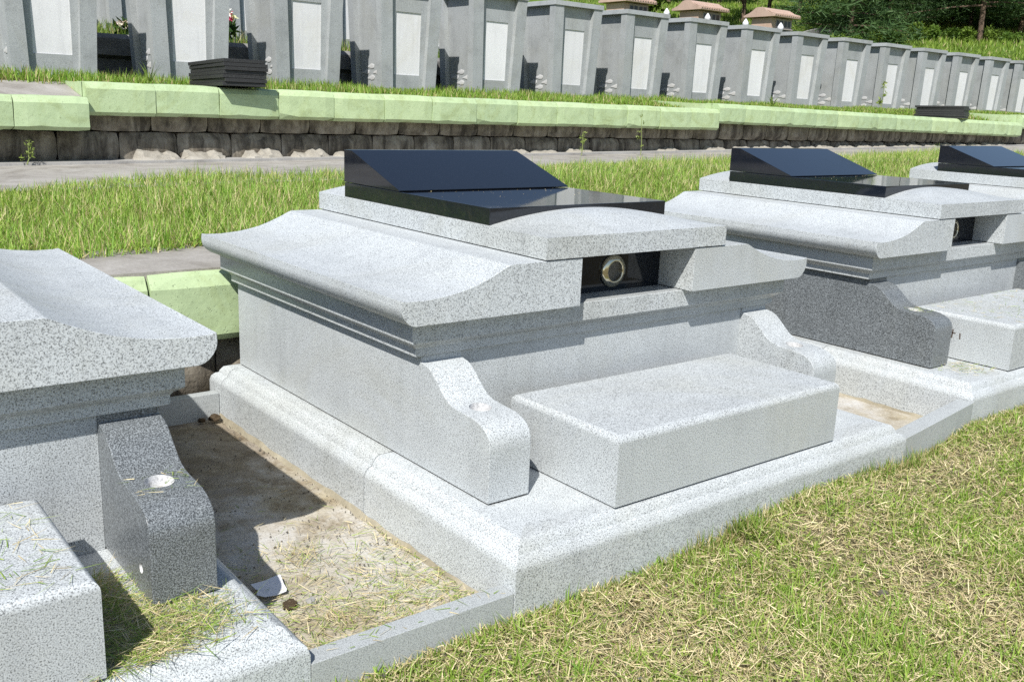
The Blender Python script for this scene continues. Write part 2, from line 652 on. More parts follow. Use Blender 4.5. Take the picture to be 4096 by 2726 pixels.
def clip_me(name, P, lmin, lmax, wmin, wmax, green=0.4, lift=0.15, gcol=((0.14, 0.25, 0.03), (0.37, 0.46, 0.10)), scol=((0.38, 0.30, 0.14), (0.80, 0.70, 0.44)), pg=None):
    N = len(P)
    az = RNG.uniform(0, 2 * PI, N)
    el = RNG.normal(0.0, lift, N)
    d = np.stack([np.cos(az) * np.cos(el), np.sin(az) * np.cos(el), np.abs(np.sin(el))], 1)
    bz = az + np.where(RNG.uniform(0, 1, N) < 0.5, PI / 2, -PI / 2)
    # ribbon lies flat: bend sideways, small random roll
    up = np.stack([np.cos(bz), np.sin(bz), RNG.normal(0, 0.5, N)], 1)
    up /= np.linalg.norm(up, axis=1)[:, None]
    L = lmin + (lmax - lmin) * RNG.beta(1.3, 2.6, N)
    W = RNG.uniform(wmin, wmax, N)
    g = RNG.uniform(0, 1, N) < (green if pg is None else pg)
    c = np.where(g[:, None], lerpc(gcol[0], gcol[1], RNG.uniform(0, 1, N)), lerpc(scol[0], scol[1], RNG.uniform(0, 1, N)))
    # side vector in strips_me = d x up, which for a sideways 'up' points vertically: rotate so the width is horizontal
    n = np.cross(d, up)
    return strips_me(name, P, d, n / (np.linalg.norm(n, axis=1)[:, None] + 1e-9), L, W, RNG.normal(0, 0.10, N), c)


# ------------------------------------------------------------------ ground
GZ = -0.222


def lawn_z(X, Y):
    bumpy = (vnoise(X * 2.2, Y * 2.2, 1) - 0.5) * 0.03 + (vnoise(X * 7, Y * 7, 2) - 0.5) * 0.012
    near = np.exp(-((X - 1.25) / 0.5) ** 2 - ((Y + 0.10) / 0.22) ** 2) * 0.06
    far = np.clip((np.hypot(X - 1, Y) - 9) / 40, 0, 1)
    return GZ + 0.006 + bumpy * np.clip(1 - far, 0, 1) + near + 0.045 * np.clip((X - 0.9) / 1.3, 0, 1) * np.clip(1 - far * 4, 0, 1)


sheet('lawn', -4.5, 7.5, -5.0, 2.35, lambda X, Y: np.where(Y > 0.13, GZ - 0.004, lawn_z(X, Y)), 140, 90, 'lawn_soil')
sheet('ground', -300, 300, -300, 2.34, lambda X, Y: X * 0 + GZ - 0.07, 12, 12, 'lawn_soil')


def terr_z(X, Y):
    t = np.clip((Y - 2.7) / 2.9, 0, 1)
    return 0.405 * (1 - t) + (0.455 + 0.0145 * X) * t + (vnoise(X * 1.5, Y * 1.5, 5) - 0.5) * 0.03 * np.clip((Y - 2.75) * 3, 0, 1) * np.clip((5.6 - Y) * 2, 0, 1) - 0.012 - 0.03 * (Y > 5.75)


sheet('terrace_lawn', -9, 34, 2.50, 8.6, terr_z, 110, 50, 'turf')


def upper_z(X, Y):
    return 1.245 + 0.0085 * np.clip(X, -6, 26) + (vnoise(X, Y, 6) - 0.5) * 0.02




def top_z(x, y):
    x, y = np.asarray(x, float), np.asarray(y, float)
    a = np.where(x < 1.09, 1.088, np.where(x < 10.205, 1.226, np.where(x < 20.22, 1.312 - 0.0091 * (x - 10.2), 1.39 - 0.005 * (x - 20.2))))
    t = np.clip((y - 8.30) / 1.15, 0, 1) ** 1.8
    t = np.where(x < 1.09, np.clip((y - 8.20) / 0.7, 0, 1), t)
    return a * (1 - t) + upper_z(x, y) * t


for xa, xb in ((-9, 1.0899), (1.0901, 10.2049), (10.2051, 20.2199), (20.2201, 42)):
    sheet('upper_terrace_lawn', xa, xb, 8.19 if xa > 0 else 8.11, 11.75, lambda X, Y: top_z(X, Y) - 0.005, 40, 40, 'turf')


# concrete strips (the path behind the graves, the gutter under the wall)
def strip_path(name, x0, x1, y0, y1, zf, mat, thick=0.06, jag=0.0):
    n = int((x1 - x0) / 0.12)
    xs = np.linspace(x0, x1, n)
    ya = y0 + (vnoise(xs * 3, xs * 0, 3) - 0.5) * jag
    yb = y1 + (vnoise(xs * 3, xs * 0, 4) - 0.5) * jag
    V, F = [], []
    for x, a, b in zip(xs, ya, yb):
        za, zb = float(zf(np.array(x), np.array(a))), float(zf(np.array(x), np.array(b)))
        V += [(x, a, za - thick), (x, a, za), (x, b, zb), (x, b, zb - thick)]
    for i in range(n - 1):
        k = i * 4
        F += [(k, k + 4, k + 5, k + 1), (k + 1, k + 5, k + 6, k + 2), (k + 2, k + 6, k + 7, k + 3)]
    o = link(name, pyd(name, V, F), mat)
    return tag(o, kind='structure')


strip_path('concrete_path', -8, 12, 2.292, 2.95, lambda x, y: 0.419 + 0 * x, 'concrete', jag=0.012)
GUT = lambda x, y: 0.458 + 0.0145 * x + 0.0 * y
strip_path('concrete_gutter', -8, 34, 5.7, 7.98, lambda x, y: GUT(x, y) - 0.012, 'concrete', jag=0.06)
strip_path('gutter_edge', -8, 34, 7.95, 8.35, lambda x, y: GUT(x, y) + 0.012, 'concrete_pale')


# ------------------------------------------------------------------ retaining walls with green coping
def coping_me(name, length, height, seed, depth=0.30, cham=0.062):
    """one coping block: rough chamfered front, built as a small grid so its edges wander"""
    r = random.Random(seed)
    prof = [(0.04, 0.0), (0.0, 0.035), (0.0, height * 0.5), (0.0, height), (cham * 0.45, height + cham * 0.75), (cham, height + cham), (depth * 0.6, height + cham + 0.004), (depth, height + cham), (depth, 0.0), (depth * 0.5, 0.0)]
    n = 7
    V, F = [], []
    for i in range(n):
        t = i / (n - 1)
        x = 0.005 + (length - 0.010) * t
        end = 0.009 if i in (0, n - 1) else 0.0
        for k, (y, z) in enumerate(prof):
            jy = r.uniform(-1, 1) * 0.0016 + (end if k in (1, 2, 3, 4) else 0)
            jz = r.uniform(-1, 1) * 0.0014 - (end * 0.5 if k in (4, 5, 6) else 0) + (r.random() < 0.16 and k in (0, 1)) * r.uniform(0.0, 0.035)
            V.append((x + (r.uniform(-1, 1) * 0.004 if end else 0), y + jy, z + jz))
    m = len(prof)
    for i in range(n - 1):
        for k in range(m):
            F.append((i * m + k, (i + 1) * m + k, (i + 1) * m + (k + 1) % m, i * m + (k + 1) % m))
    F.append(tuple(range(m)))
    F.append(tuple(range((n - 1) * m, n * m))[::-1])
    bm = bmesh.new()
    vs = [bm.verts.new(v) for v in V]
    for f in F:
        bm.faces.new([vs[q] for q in f])
    return from_bm(name, bm)


def block_me(name, length, height, seed, depth=0.25, bulge=0.03):
    """split-face block, its front bulging a little, corners knocked off"""
    r = random.Random(seed)
    nx, nz = 6, 5
    V, F = [], []
    for j in range(nz):
        for i in range(nx):
            a, b = i / (nx - 1), j / (nz - 1)
            edge = min(a, 1 - a, b, 1 - b)
            y = -bulge * min(1, edge * 4) + (0.020 if edge == 0 else 0) + r.uniform(-1, 1) * 0.005
            corner = (a in (0, 1)) and (b in (0, 1))
            V.append((0.004 + (length - 0.008) * a + (0.012 * (1 if a == 0 else -1) if corner else 0), y + (0.02 if corner else 0), 0.003 + (height - 0.006) * b + (0.010 * (1 if b == 0 else -1) if corner else 0)))
    for j in range(nz - 1):
        for i in range(nx - 1):
            F.append((j * nx + i, j * nx + i + 1, (j + 1) * nx + i + 1, (j + 1) * nx + i))
    base = len(V)
    for (i, j) in ((0, 0), (nx - 1, 0), (nx - 1, nz - 1), (0, nz - 1)):
        x, y, z = V[j * nx + i]
        V.append((x, depth, z))
    b0, b1, b2, b3 = base, base + 1, base + 2, base + 3
    F.append(tuple([i for i in range(nx)][::-1]) + (b0, b1))
    F.append(tuple((nz - 1) * nx + i for i in range(nx)) + (b2, b3))
    F.append(tuple(j * nx for j in range(nz)) + (b3, b0))
    F.append(tuple(j * nx + nx - 1 for j in range(nz))[::-1] + (b1, b2))
    F.append((b0, b3, b2, b1))
    bm = bmesh.new()
    vs = [bm.verts.new(v) for v in V]
    for f in F:
        bm.faces.new([vs[q] for q in f])
    return from_bm(name, bm, 50)


# near wall, directly behind the graves
near = thing('retaining_wall', 'low pale green coped retaining wall right behind the front graves', 'wall', (0, 2.22, GZ))
NEARC = [coping_me('coping_block', 0.655, 0.255, 40 + k) for k in range(3)]
NEARB = [block_me('wall_block', 0.58, 0.30, 60 + k) for k in range(3)]
for k in range(-7, 14):
    o = link('coping_block', NEARC[k % 3], 'green', near, (-0.236 + 0.655 * k, 0.0 + 0.004 * ((k * 7) % 3), 0.092 - GZ))
for k in range(-8, 16):
    o = link('wall_block', NEARB[k % 3], 'block', near, (-0.5 + 0.58 * k, 0.10, 0.0))

# upper wall
upw = thing('retaining_wall', 'long stained concrete block wall with stepped pale green coping below the tombstone row', 'wall', (0, 8.0, 0.4))
Z0 = 0.4
COPA = [coping_me('coping_block', 0.655, 0.25, 80 + k) for k in range(4)]
COPB = [coping_me('coping_block', 0.625, 0.235, 90 + k) for k in range(4)]
for k in range(-6, 0):                                        # lower left run
    link('coping_block', COPA[k % 4], 'green', upw, (1.09 + 0.655 * k, -0.12, 0.775 - Z0))
for k in range(14):                                           # middle run
    link('coping_block', COPA[(k * 3 + 1) % 4], 'green', upw, (1.09 + 0.652 * k, -0.015 + 0.006 * ((k * 5) % 3) - 0.004 * k, 0.918 - Z0 + 0.004 * ((k * 3) % 2)))
for k in range(16):                                           # right run, sloping slightly down
    link('coping_block', COPB[(k * 3) % 4], 'green', upw, (10.22 + 0.625 * k, -0.05, 1.02 - 0.0057 * k * 1.0 - Z0))
for k in range(16):
    link('coping_block', COPB[(k * 3 + 2) % 4], 'green', upw, (20.24 + 0.625 * k, -0.03, 1.10 - 0.003 * k - Z0))
BLK = [block_me('wall_block', 0.58, 0.295, 100 + k) for k in range(5)]
BLKA = [block_me('wall_block', 0.585, 0.295, 110 + k, bulge=0.012) for k in range(4)]
for k in range(-12, 34):                                      # lower course
    x = 0.86 + 0.58 * k
    link('wall_block', BLK[(k * 7) % 5], 'block', upw, (x, 0.215, 0.465 - Z0 + 0.001 * max(0, x)))
for k in range(-12, 34):                                      # upper course
    x = 1.17 + 0.585 * k - (0.3 if k < 0 else 0)
    if k == -1:
        x = 0.50
    if x < 1.0 and k >= 0:
        continue
    bl = BLKA if x < 10.0 else BLK
    link('wall_block', bl[(k * 3) % len(bl)], 'block', upw, (x, 0.185 if x < 10 else 0.17, 0.762 - Z0 + 0.001 * max(0, x)))


def toe_me(name, length, seed, hgt=0.12, dep=0.16):
    r = random.Random(seed)
    nx, nz = 12, 6
    V, F = [], []
    ph = [r.uniform(0, 6) for _ in range(4)]
    for i in range(nx):
        t = i / (nx - 1)
        env = math.sin(PI * min(1, max(0, t)) ** 0.8) ** 0.45 if 0 < t < 1 else 0.0
        top = hgt * env * (0.75 + 0.25 * math.sin(5 * t + ph[0]) + r.uniform(-0.16, 0.16))
        for j in range(nz):
            s = j / (nz - 1)
            y = -dep * (1 - s) * (0.55 + 0.45 * env) * (1 + r.uniform(-0.18, 0.18))
            V.append((length * t + r.uniform(-0.01, 0.01), y, top * (s ** 0.7) + r.uniform(-0.008, 0.008) * (0 < s < 1)))
    for i in range(nx - 1):
        for j in range(nz - 1):
            k = i * nz + j
            F.append((k, k + nz, k + nz + 1, k + 1))
    bm = bmesh.new()
    vs = [bm.verts.new(v) for v in V]
    for f in F:
        bm.faces.new([vs[q] for q in f])
    return from_bm(name, bm, 25)


TOE = [toe_me('mortar_lump', 0.50, 130 + k, 0.125 + 0.02 * (k % 2)) for k in range(5)]
for k in range(1, 33):
    x = 0.86 + 0.58 * k + 0.07 + 0.05 * math.sin(k * 2.3)
    if k in (7, 8, 12, 13, 15):
        continue
    o = link('mortar_lump', TOE[k % 5], 'mortar_rough', upw, (x, 0.20, GUT(x, 8.2) + 0.008 - Z0))
    s = (1.15 if k < 6 else 0.7) * (0.85 + 0.3 * ((k * 7) % 5) / 5)
    o.scale = (0.95, 1.0 + 0.2 * ((k * 3) % 4) / 4, s)

# earth and concrete behind the coping, so no gap shows
for xr in (1.09, 10.205, 20.22):
    ys = np.linspace(8.12, 9.5, 24)
    za, zb = top_z(xr - 0.01 + 0 * ys, ys) - 0.03, top_z(xr + 0.01 + 0 * ys, ys) + 0.0
    V = [(xr, y, min(a, b)) for y, a, b in zip(ys, za, zb)] + [(xr, y, max(a, b)) for y, a, b in zip(ys, za, zb)] + [(xr + 0.05, y, max(a, b)) for y, a, b in zip(ys, za, zb)]
    n_ = len(ys)
    F = [(k, k + 1, n_ + k + 1, n_ + k) for k in range(n_ - 1)] + [(n_ + k, n_ + k + 1, 2 * n_ + k + 1, 2 * n_ + k) for k in range(n_ - 1)]
    tag(link('terrace_step', pyd('terrace_step', V, F), 'green'), kind='structure')
for xa, xb, yb in ((-8, 1.085, 8.75), (8.9, 10.2, 8.55), (18.8, 20.2, 8.6)):
    strip_path('concrete_strip', xa, xb, 8.12 if xa < 0 else 8.2, yb, top_z, 'concrete', 0.3, 0.0 if xa < 0 else 0.05)
o = link('earth_core', from_bm('earth_core', box_bm(-9, 40, 8.45, 8.60, 0.3, 1.08)), 'block')
tag(o, kind='structure')
o = link('earth_core', from_bm('earth_core', box_bm(-9, 14, 2.42, 2.50, GZ - 0.05, 0.36)), 'block')
tag(o, kind='structure')


# ------------------------------------------------------------------ the grave monuments
PW, PD = 2.0, 2.213
PROF = [(0.0, GZ - 0.03), (0.0, -0.072), (0.006, -0.052), (0.020, -0.038), (0.030, -0.036), (0.036, -0.022), (0.048, -0.006), (0.066, 0.0), (0.12, 0.0), (0.12, GZ - 0.03)]


def border_me(name, A, B, n, ma, mb):
    """kerb stone with the moulded profile from A to B, inward normal n; ma, mb: mitre at the ends"""
    A, B, n = Vector(A), Vector(B), Vector(n)
    d = (B - A).normalized()
    bm = bmesh.new()
    ra, rb = [], []
    for q, z in PROF:
        p = A + n * q + d * (q if ma else 0.0015)
        ra.append(bm.verts.new((p.x, p.y, z)))
        p = B + n * q - d * (q if mb else 0.0015)
        rb.append(bm.verts.new((p.x, p.y, z)))
    m = len(PROF)
    for i in range(m):
        bm.faces.new((ra[i], ra[(i + 1) % m], rb[(i + 1) % m], rb[i]))
    bm.faces.new(ra)
    bm.faces.new(rb[::-1])
    return from_bm(name, bm, 38)


def wing_profile():
    s = [(0.66, 0.380), (0.66, 0.360), (0.62, 0.353), (0.598, 0.343), (0.575, 0.325), (0.552, 0.304), (0.529, 0.284), (0.503, 0.268), (0.472, 0.259), (0.435, 0.256), (0.396, 0.254), (0.360, 0.251), (0.330, 0.243), (0.306, 0.231), (0.290, 0.214), (0.282, 0.192), (0.281, 0.17)]
    return [(2.131, 0.005), (2.131, 0.380)] + s + [(0.281, 0.005)]


def cut_holes(me, x, mat, side=None):
    """drill the vase hole into the low end of the wing"""
    o = bpy.data.objects.new('tmp', me)
    COL.objects.link(o)
    cutters = []
    c = bpy.data.objects.new('cut', lathe_me('cut', [(0.0, 0.21), (0.036, 0.21), (0.036, 0.30), (0.0, 0.30)], 28))
    c.location = (x, 0.44, 0.0)
    cutters.append(c)
    if side is not None:
        c2 = bpy.data.objects.new('cut', lathe_me('cut', [(0.0, -0.02), (0.013, -0.02), (0.013, 0.02), (0.0, 0.02)], 20))
        c2.location = (side, 0.36, 0.075)
        c2.rotation_euler = (0, PI / 2, 0)
        cutters.append(c2)
    for c in cutters:
        c.data.materials.append(M['hole'])
        COL.objects.link(c)
        mod = o.modifiers.new('b', 'BOOLEAN')
        mod.operation = 'DIFFERENCE'
        mod.solver = 'EXACT'
        try:
            mod.material_mode = 'TRANSFER'
        except Exception:
            pass
        mod.object = c
    me.materials.append(M[mat])
    bpy.context.view_layer.update()
    dg = bpy.context.evaluated_depsgraph_get()
    res = bpy.data.meshes.new_from_object(o.evaluated_get(dg))
    for c in cutters:
        bpy.data.objects.remove(c)
    bpy.data.objects.remove(o)
    res.set_sharp_from_angle(angle=math.radians(30))
    res['wn'] = 1
    return res


def roof_prof():
    top = [(-0.021, 0.588), (0.0, 0.5845), (0.066, 0.5835), (0.142, 0.590), (0.19, 0.598), (0.24, 0.609), (0.292, 0.627), (0.339, 0.646), (0.386, 0.668), (0.400, 0.6715), (0.709, 0.672)]
    bot = [(0.709, 0.503), (0.030, 0.503), (0.015, 0.5065), (0.001, 0.516), (-0.010, 0.528), (-0.0175, 0.540), (-0.0215, 0.553), (-0.0225, 0.566)]
    return top + bot


WING_L = prism_me('side_wall', wing_profile(), 'x', 0.110, 0.270, 0.004)
ROOF_L = prism_me('roof_stone', roof_prof(), 'y', 0.569, 2.190, 0.0025)
mirror = lambda pr: [(PW - x, z) for x, z in pr][::-1]
ROOF_R = prism_me('roof_stone', mirror(roof_prof()), 'y', 0.569, 2.190, 0.0025)


def slab_me():
    """arched top slab: straight lower front edge, crown swelling across its width"""
    x0, x1, y0, y1, z0, z1, hh = 0.540, 1.460, 0.565, 2.194, 0.676, 0.751, 0.052
    nx, ny = 33, 30
    ys = np.concatenate([np.linspace(y0, 0.95, 16), np.linspace(0.95, y1, 15)[1:]])
    xs = np.linspace(x0, x1, nx)
    bm = bmesh.new()
    T = []
    for j, y in enumerate(ys):
        g = min(1.0, (y - y0) / 0.26)
        g = g * g * (3 - 2 * g) * 0.35 + 0.65 * math.sin(g * PI / 2)
        row = []
        for x in xs:
            u = (x - (x0 + x1) / 2) / ((x1 - x0) / 2)
            row.append(bm.verts.new((x, y, z1 + hh * (1 - u * u) * g)))
        T.append(row)
    for j in range(len(ys) - 1):
        for i in range(nx - 1):
            bm.faces.new((T[j][i], T[j][i + 1], T[j + 1][i + 1], T[j + 1][i]))
    b = [bm.verts.new(p) for p in ((x0, y0, z0), (x1, y0, z0), (x1, y1, z0), (x0, y1, z0))]
    bm.faces.new(b[::-1])
    bm.faces.new([b[0], b[1]] + T[0][::-1])
    bm.faces.new([b[2], b[3]] + T[-1])
    bm.faces.new([b[3], b[0]] + [r[0] for r in T])
    bm.faces.new([b[1], b[2]] + [r[-1] for r in T][::-1])
    return from_bm('top_slab', bm, 30)


SLAB = slab_me()
KX0, KX1 = 0.5445, 1.4555
BLACK_FLAT = prism_me('black_base_stone', [(0.893, 0.7525), (0.893, 0.815), (1.960, 0.815), (1.960, 0.7525)], 'x', KX0, KX1, 0.002)
BLACK_WEDGE = prism_me('black_wedge_stone', [(1.503, 0.8175), (1.503, 0.821), (1.895, 0.957), (1.963, 0.957), (1.963, 0.8175)], 'x', KX0 - 0.0012, KX1 + 0.0012, 0.0015)
CORN = rect_loft_me('cornice', [(x0, PW - x0, y0, 2.172 - d, z) for x0, y0, d, z in ((0.086, 0.655, 0.04, 0.381), (0.083, 0.652, 0.04, 0.383), (0.083, 0.652, 0.04, 0.409), (0.075, 0.645, 0.03, 0.419), (0.055, 0.6245, 0.01, 0.431), (0.0515, 0.621, 0.0, 0.435), (0.0515, 0.621, 0.0, 0.4985), (0.0545, 0.624, 0.003, 0.5005))])
VENT = lathe_me('vent_ring', [(0.0645, 0.0), (0.0645, -0.004), (0.0625, -0.010), (0.0585, -0.0145), (0.054, -0.0165), (0.044, -0.0195), (0.0405, -0.020), (0.0375, -0.018), (0.0365, -0.014), (0.0365, -0.002)], 48, 'y', 60)
VMESH = lathe_me('vent_mesh', [(0.0, -0.0045), (0.0375, -0.0045)], 40, 'y')
top_edge = lambda zt: (lambda e: all(abs(v.co.z - zt) < 1e-5 for v in e.verts))
ALTAR = from_bm('altar_stone', box_bm(0.420, 1.558, 0.052, 0.574, 0.005, 0.229, 0.024, 5, top_edge(0.229)), 35)
PARTS = {}


def monument(label, loc, wing_mat, mesh_wl, mesh_wr):
    t = thing('grave_monument', label, 'grave', loc, 0.0, 'granite family graves in the front row')
    gm = 'granite'
    def kerb(A, B, n, ma, mb):
        key = ('k', A, B)
        if key not in PARTS:
            PARTS[key] = border_me('plinth_stone', A, B, n, ma, mb)
        link('plinth_stone', PARTS[key], gm, t)
    kerb((0, 0, 0), (PW, 0, 0), (0, 1, 0), True, True)
    kerb((0, 0.83, 0), (0, 0, 0), (1, 0, 0), False, True)
    kerb((0, 2.08, 0), (0, 0.833, 0), (1, 0, 0), False, False)
    kerb((0, PD, 0), (0, 2.083, 0), (1, 0, 0), True, False)
    kerb((PW, 0, 0), (PW, 0.83, 0), (-1, 0, 0), True, False)
    kerb((PW, 0.833, 0), (PW, PD, 0), (-1, 0, 0), False, True)
    kerb((PW, PD, 0), (0, PD, 0), (0, -1, 0), True, True)
    for sx, nm in ((0, 'fl'), (1, 'fr')):
        if nm not in PARTS:
            r_ = random.Random(5 + sx)
            V_, F_ = [], []
            for k in range(41):
                y = 0.06 + 2.12 * k / 40
                a, b_ = 0.010 + 0.012 * r_.random(), 0.006 + 0.010 * r_.random()
                x_ = -0.0005 if sx == 0 else PW + 0.0005
                g_ = -1 if sx == 0 else 1
                V_ += [(x_, y, GZ + b_ + 0.01), (x_ + g_ * a * 0.45, y, GZ + b_ * 0.6 + 0.004), (x_ + g_ * a, y, GZ - 0.004)]
            for k in range(40):
                q_ = k * 3
                F_ += [(q_, q_ + 3, q_ + 4, q_ + 1), (q_ + 1, q_ + 4, q_ + 5, q_ + 2)]
            PARTS[nm] = pyd('mortar_fillet', V_, F_, True)
        link('mortar_fillet', PARTS[nm], 'fillet', t)
    def part(name, me, mat, loc2=None, par=None):
        return link(name, me, mat, par or t, loc2)
    def once(key, fn):
        if key not in PARTS:
            PARTS[key] = fn()
        return PARTS[key]
    part('paving_slab', once('pave', lambda: from_bm('paving_slab', box_bm(0.1205, PW - 0.1205, 0.1205, PD - 0.1205, -0.1, -0.0004))), gm)
    for wx, me in ((0.110, mesh_wl), (PW - 0.270, mesh_wr)):
        part('side_wall', me, None)
        part('mortar_joint', once(('mj', wx), lambda: from_bm('mortar_joint', box_bm(wx + 0.006, wx + 0.154, 0.288, 2.125, -0.0002, 0.006))), 'mortar')  # inset pad below the side wall, coloured dark as its shadow line
    part('front_wall', once('fw', lambda: from_bm('front_wall', box_bm(0.2705, PW - 0.2705, 0.667, 0.78, 0.0, 0.3805))), 'granite_polished')
    part('rear_wall', once('rw', lambda: from_bm('rear_wall', box_bm(0.2705, PW - 0.2705, 2.0, 2.12, 0.0, 0.3805))), gm)
    part('cornice', CORN, 'granite_polished')
    part('roof_stone', ROOF_L, gm)
    part('roof_stone', ROOF_R, gm)
    part('top_slab', SLAB, gm)
    part('black_base_stone', BLACK_FLAT, 'black')
    part('black_wedge_stone', BLACK_WEDGE, 'black')
    dp = part('niche_panel', once('np', lambda: from_bm('niche_panel', box_bm(0.712, PW - 0.712, 0.746, 0.79, 0.5015, 0.675))), 'niche_black')
    vr = part('vent_ring', VENT, 'chrome', (1.028, 0.746, 0.577), dp)
    link('vent_mesh', VMESH, 'vent_mesh', dp, (1.028, 0.746, 0.577))
    part('altar_stone', ALTAR, gm)
    part('mortar_joint', once('aj', lambda: from_bm('mortar_joint', box_bm(0.429, 1.549, 0.060, 0.566, -0.0002, 0.006))), 'mortar')
    return t


def wings(mat):
    a = prism_me('side_wall', wing_profile(), 'x', 0.110, 0.270, 0.004)
    b = prism_me('side_wall', wing_profile(), 'x', PW - 0.270, PW - 0.110, 0.004)
    return cut_holes(a, 0.19, mat, None), cut_holes(b, PW - 0.19, mat, PW - 0.270)


WL, WR = wings('granite')
DL, DR = wings('granite_dark')
CENTER = monument('complete pale granite grave with pale side walls, nearest and largest in the middle', (0, 0, 0), 'granite', WL, WR)
LEFT = monument('pale granite grave with dark granite side wall, cut off at the left edge', (-2.614, 0.006, -0.030), 'granite_dark', DL, DR)
RIGHT = monument('pale granite grave with dark side walls just right of the complete pale one', (2.755, 0.104, 0.014), 'granite_dark', DL, DR)
THIRD = monument('distant granite grave whose black wedge is cut off at the right edge', (5.62, 0.29, 0.036), 'granite_dark', DL, DR)

# pencilled mason's marks on the altar stone of the right grave
for k, (y, z, hgt, rot, cross) in enumerate(((0.400, 0.135, 0.042, 0.15, 0), (0.352, 0.128, 0.045, 0.05, 1), (0.312, 0.122, 0.03, -0.1, 0))):
    bm = box_bm(-0.0006, 0.0006, -0.0032, 0.0032, -hgt / 2, hgt / 2)
    if cross:
        b2 = box_bm(-0.0006, 0.0006, -0.016, 0.006, 0.002, 0.0075)
        tmp = bpy.data.meshes.new('t')
        b2.to_mesh(tmp)
        b2.free()
        bm.from_mesh(tmp)
        bpy.data.meshes.remove(tmp)
    o = link('painted_mark', from_bm('painted_mark', bm), 'pencil', RIGHT, (0.4198, y, z))
    o.rotation_euler = (rot, 0, 0)


# ------------------------------------------------------------------ kerbs closing the gaps between plinths, ditch floors
def kerb(label, A, B, ztop, thick=0.062, mat='granite_curb'):
    A, B = Vector(A), Vector(B)
    L = (B - A).length
    o = box('granite_kerb', 0.002, L - 0.002, 0.0, thick, -0.135, 0.0, mat, None, 0.003, 2, None, (A.x, A.y, ztop), math.atan2(B.y - A.y, B.x - A.x))
    tag(o, label, 'kerb', 'short kerbs between the graves')
    return o


kerb('short granite kerb on the grass edge between the left grave and the complete one', (-0.614, 0.006), (0, 0.002), -0.128)
kerb('short granite kerb between the complete grave and the one right of it', (2.0, 0.002), (2.755, 0.103), -0.058, 0.075)
kerb('small granite kerb at the shaded back of the ditch left of the complete grave', (-0.614, 2.10), (0, 2.10), -0.105, 0.05)
kerb('small granite kerb behind the second ditch, hidden by the complete grave', (2.0, 2.15), (2.755, 2.2), -0.05, 0.05)
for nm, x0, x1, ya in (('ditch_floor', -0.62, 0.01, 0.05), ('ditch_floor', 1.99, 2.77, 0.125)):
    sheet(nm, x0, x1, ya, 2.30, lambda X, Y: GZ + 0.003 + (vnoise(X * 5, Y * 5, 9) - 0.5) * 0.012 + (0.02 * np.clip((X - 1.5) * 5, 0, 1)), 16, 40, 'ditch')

# ------------------------------------------------------------------ tombstone row on the upper terrace
TW, TD, TH = 1.0, 0.95, 1.47


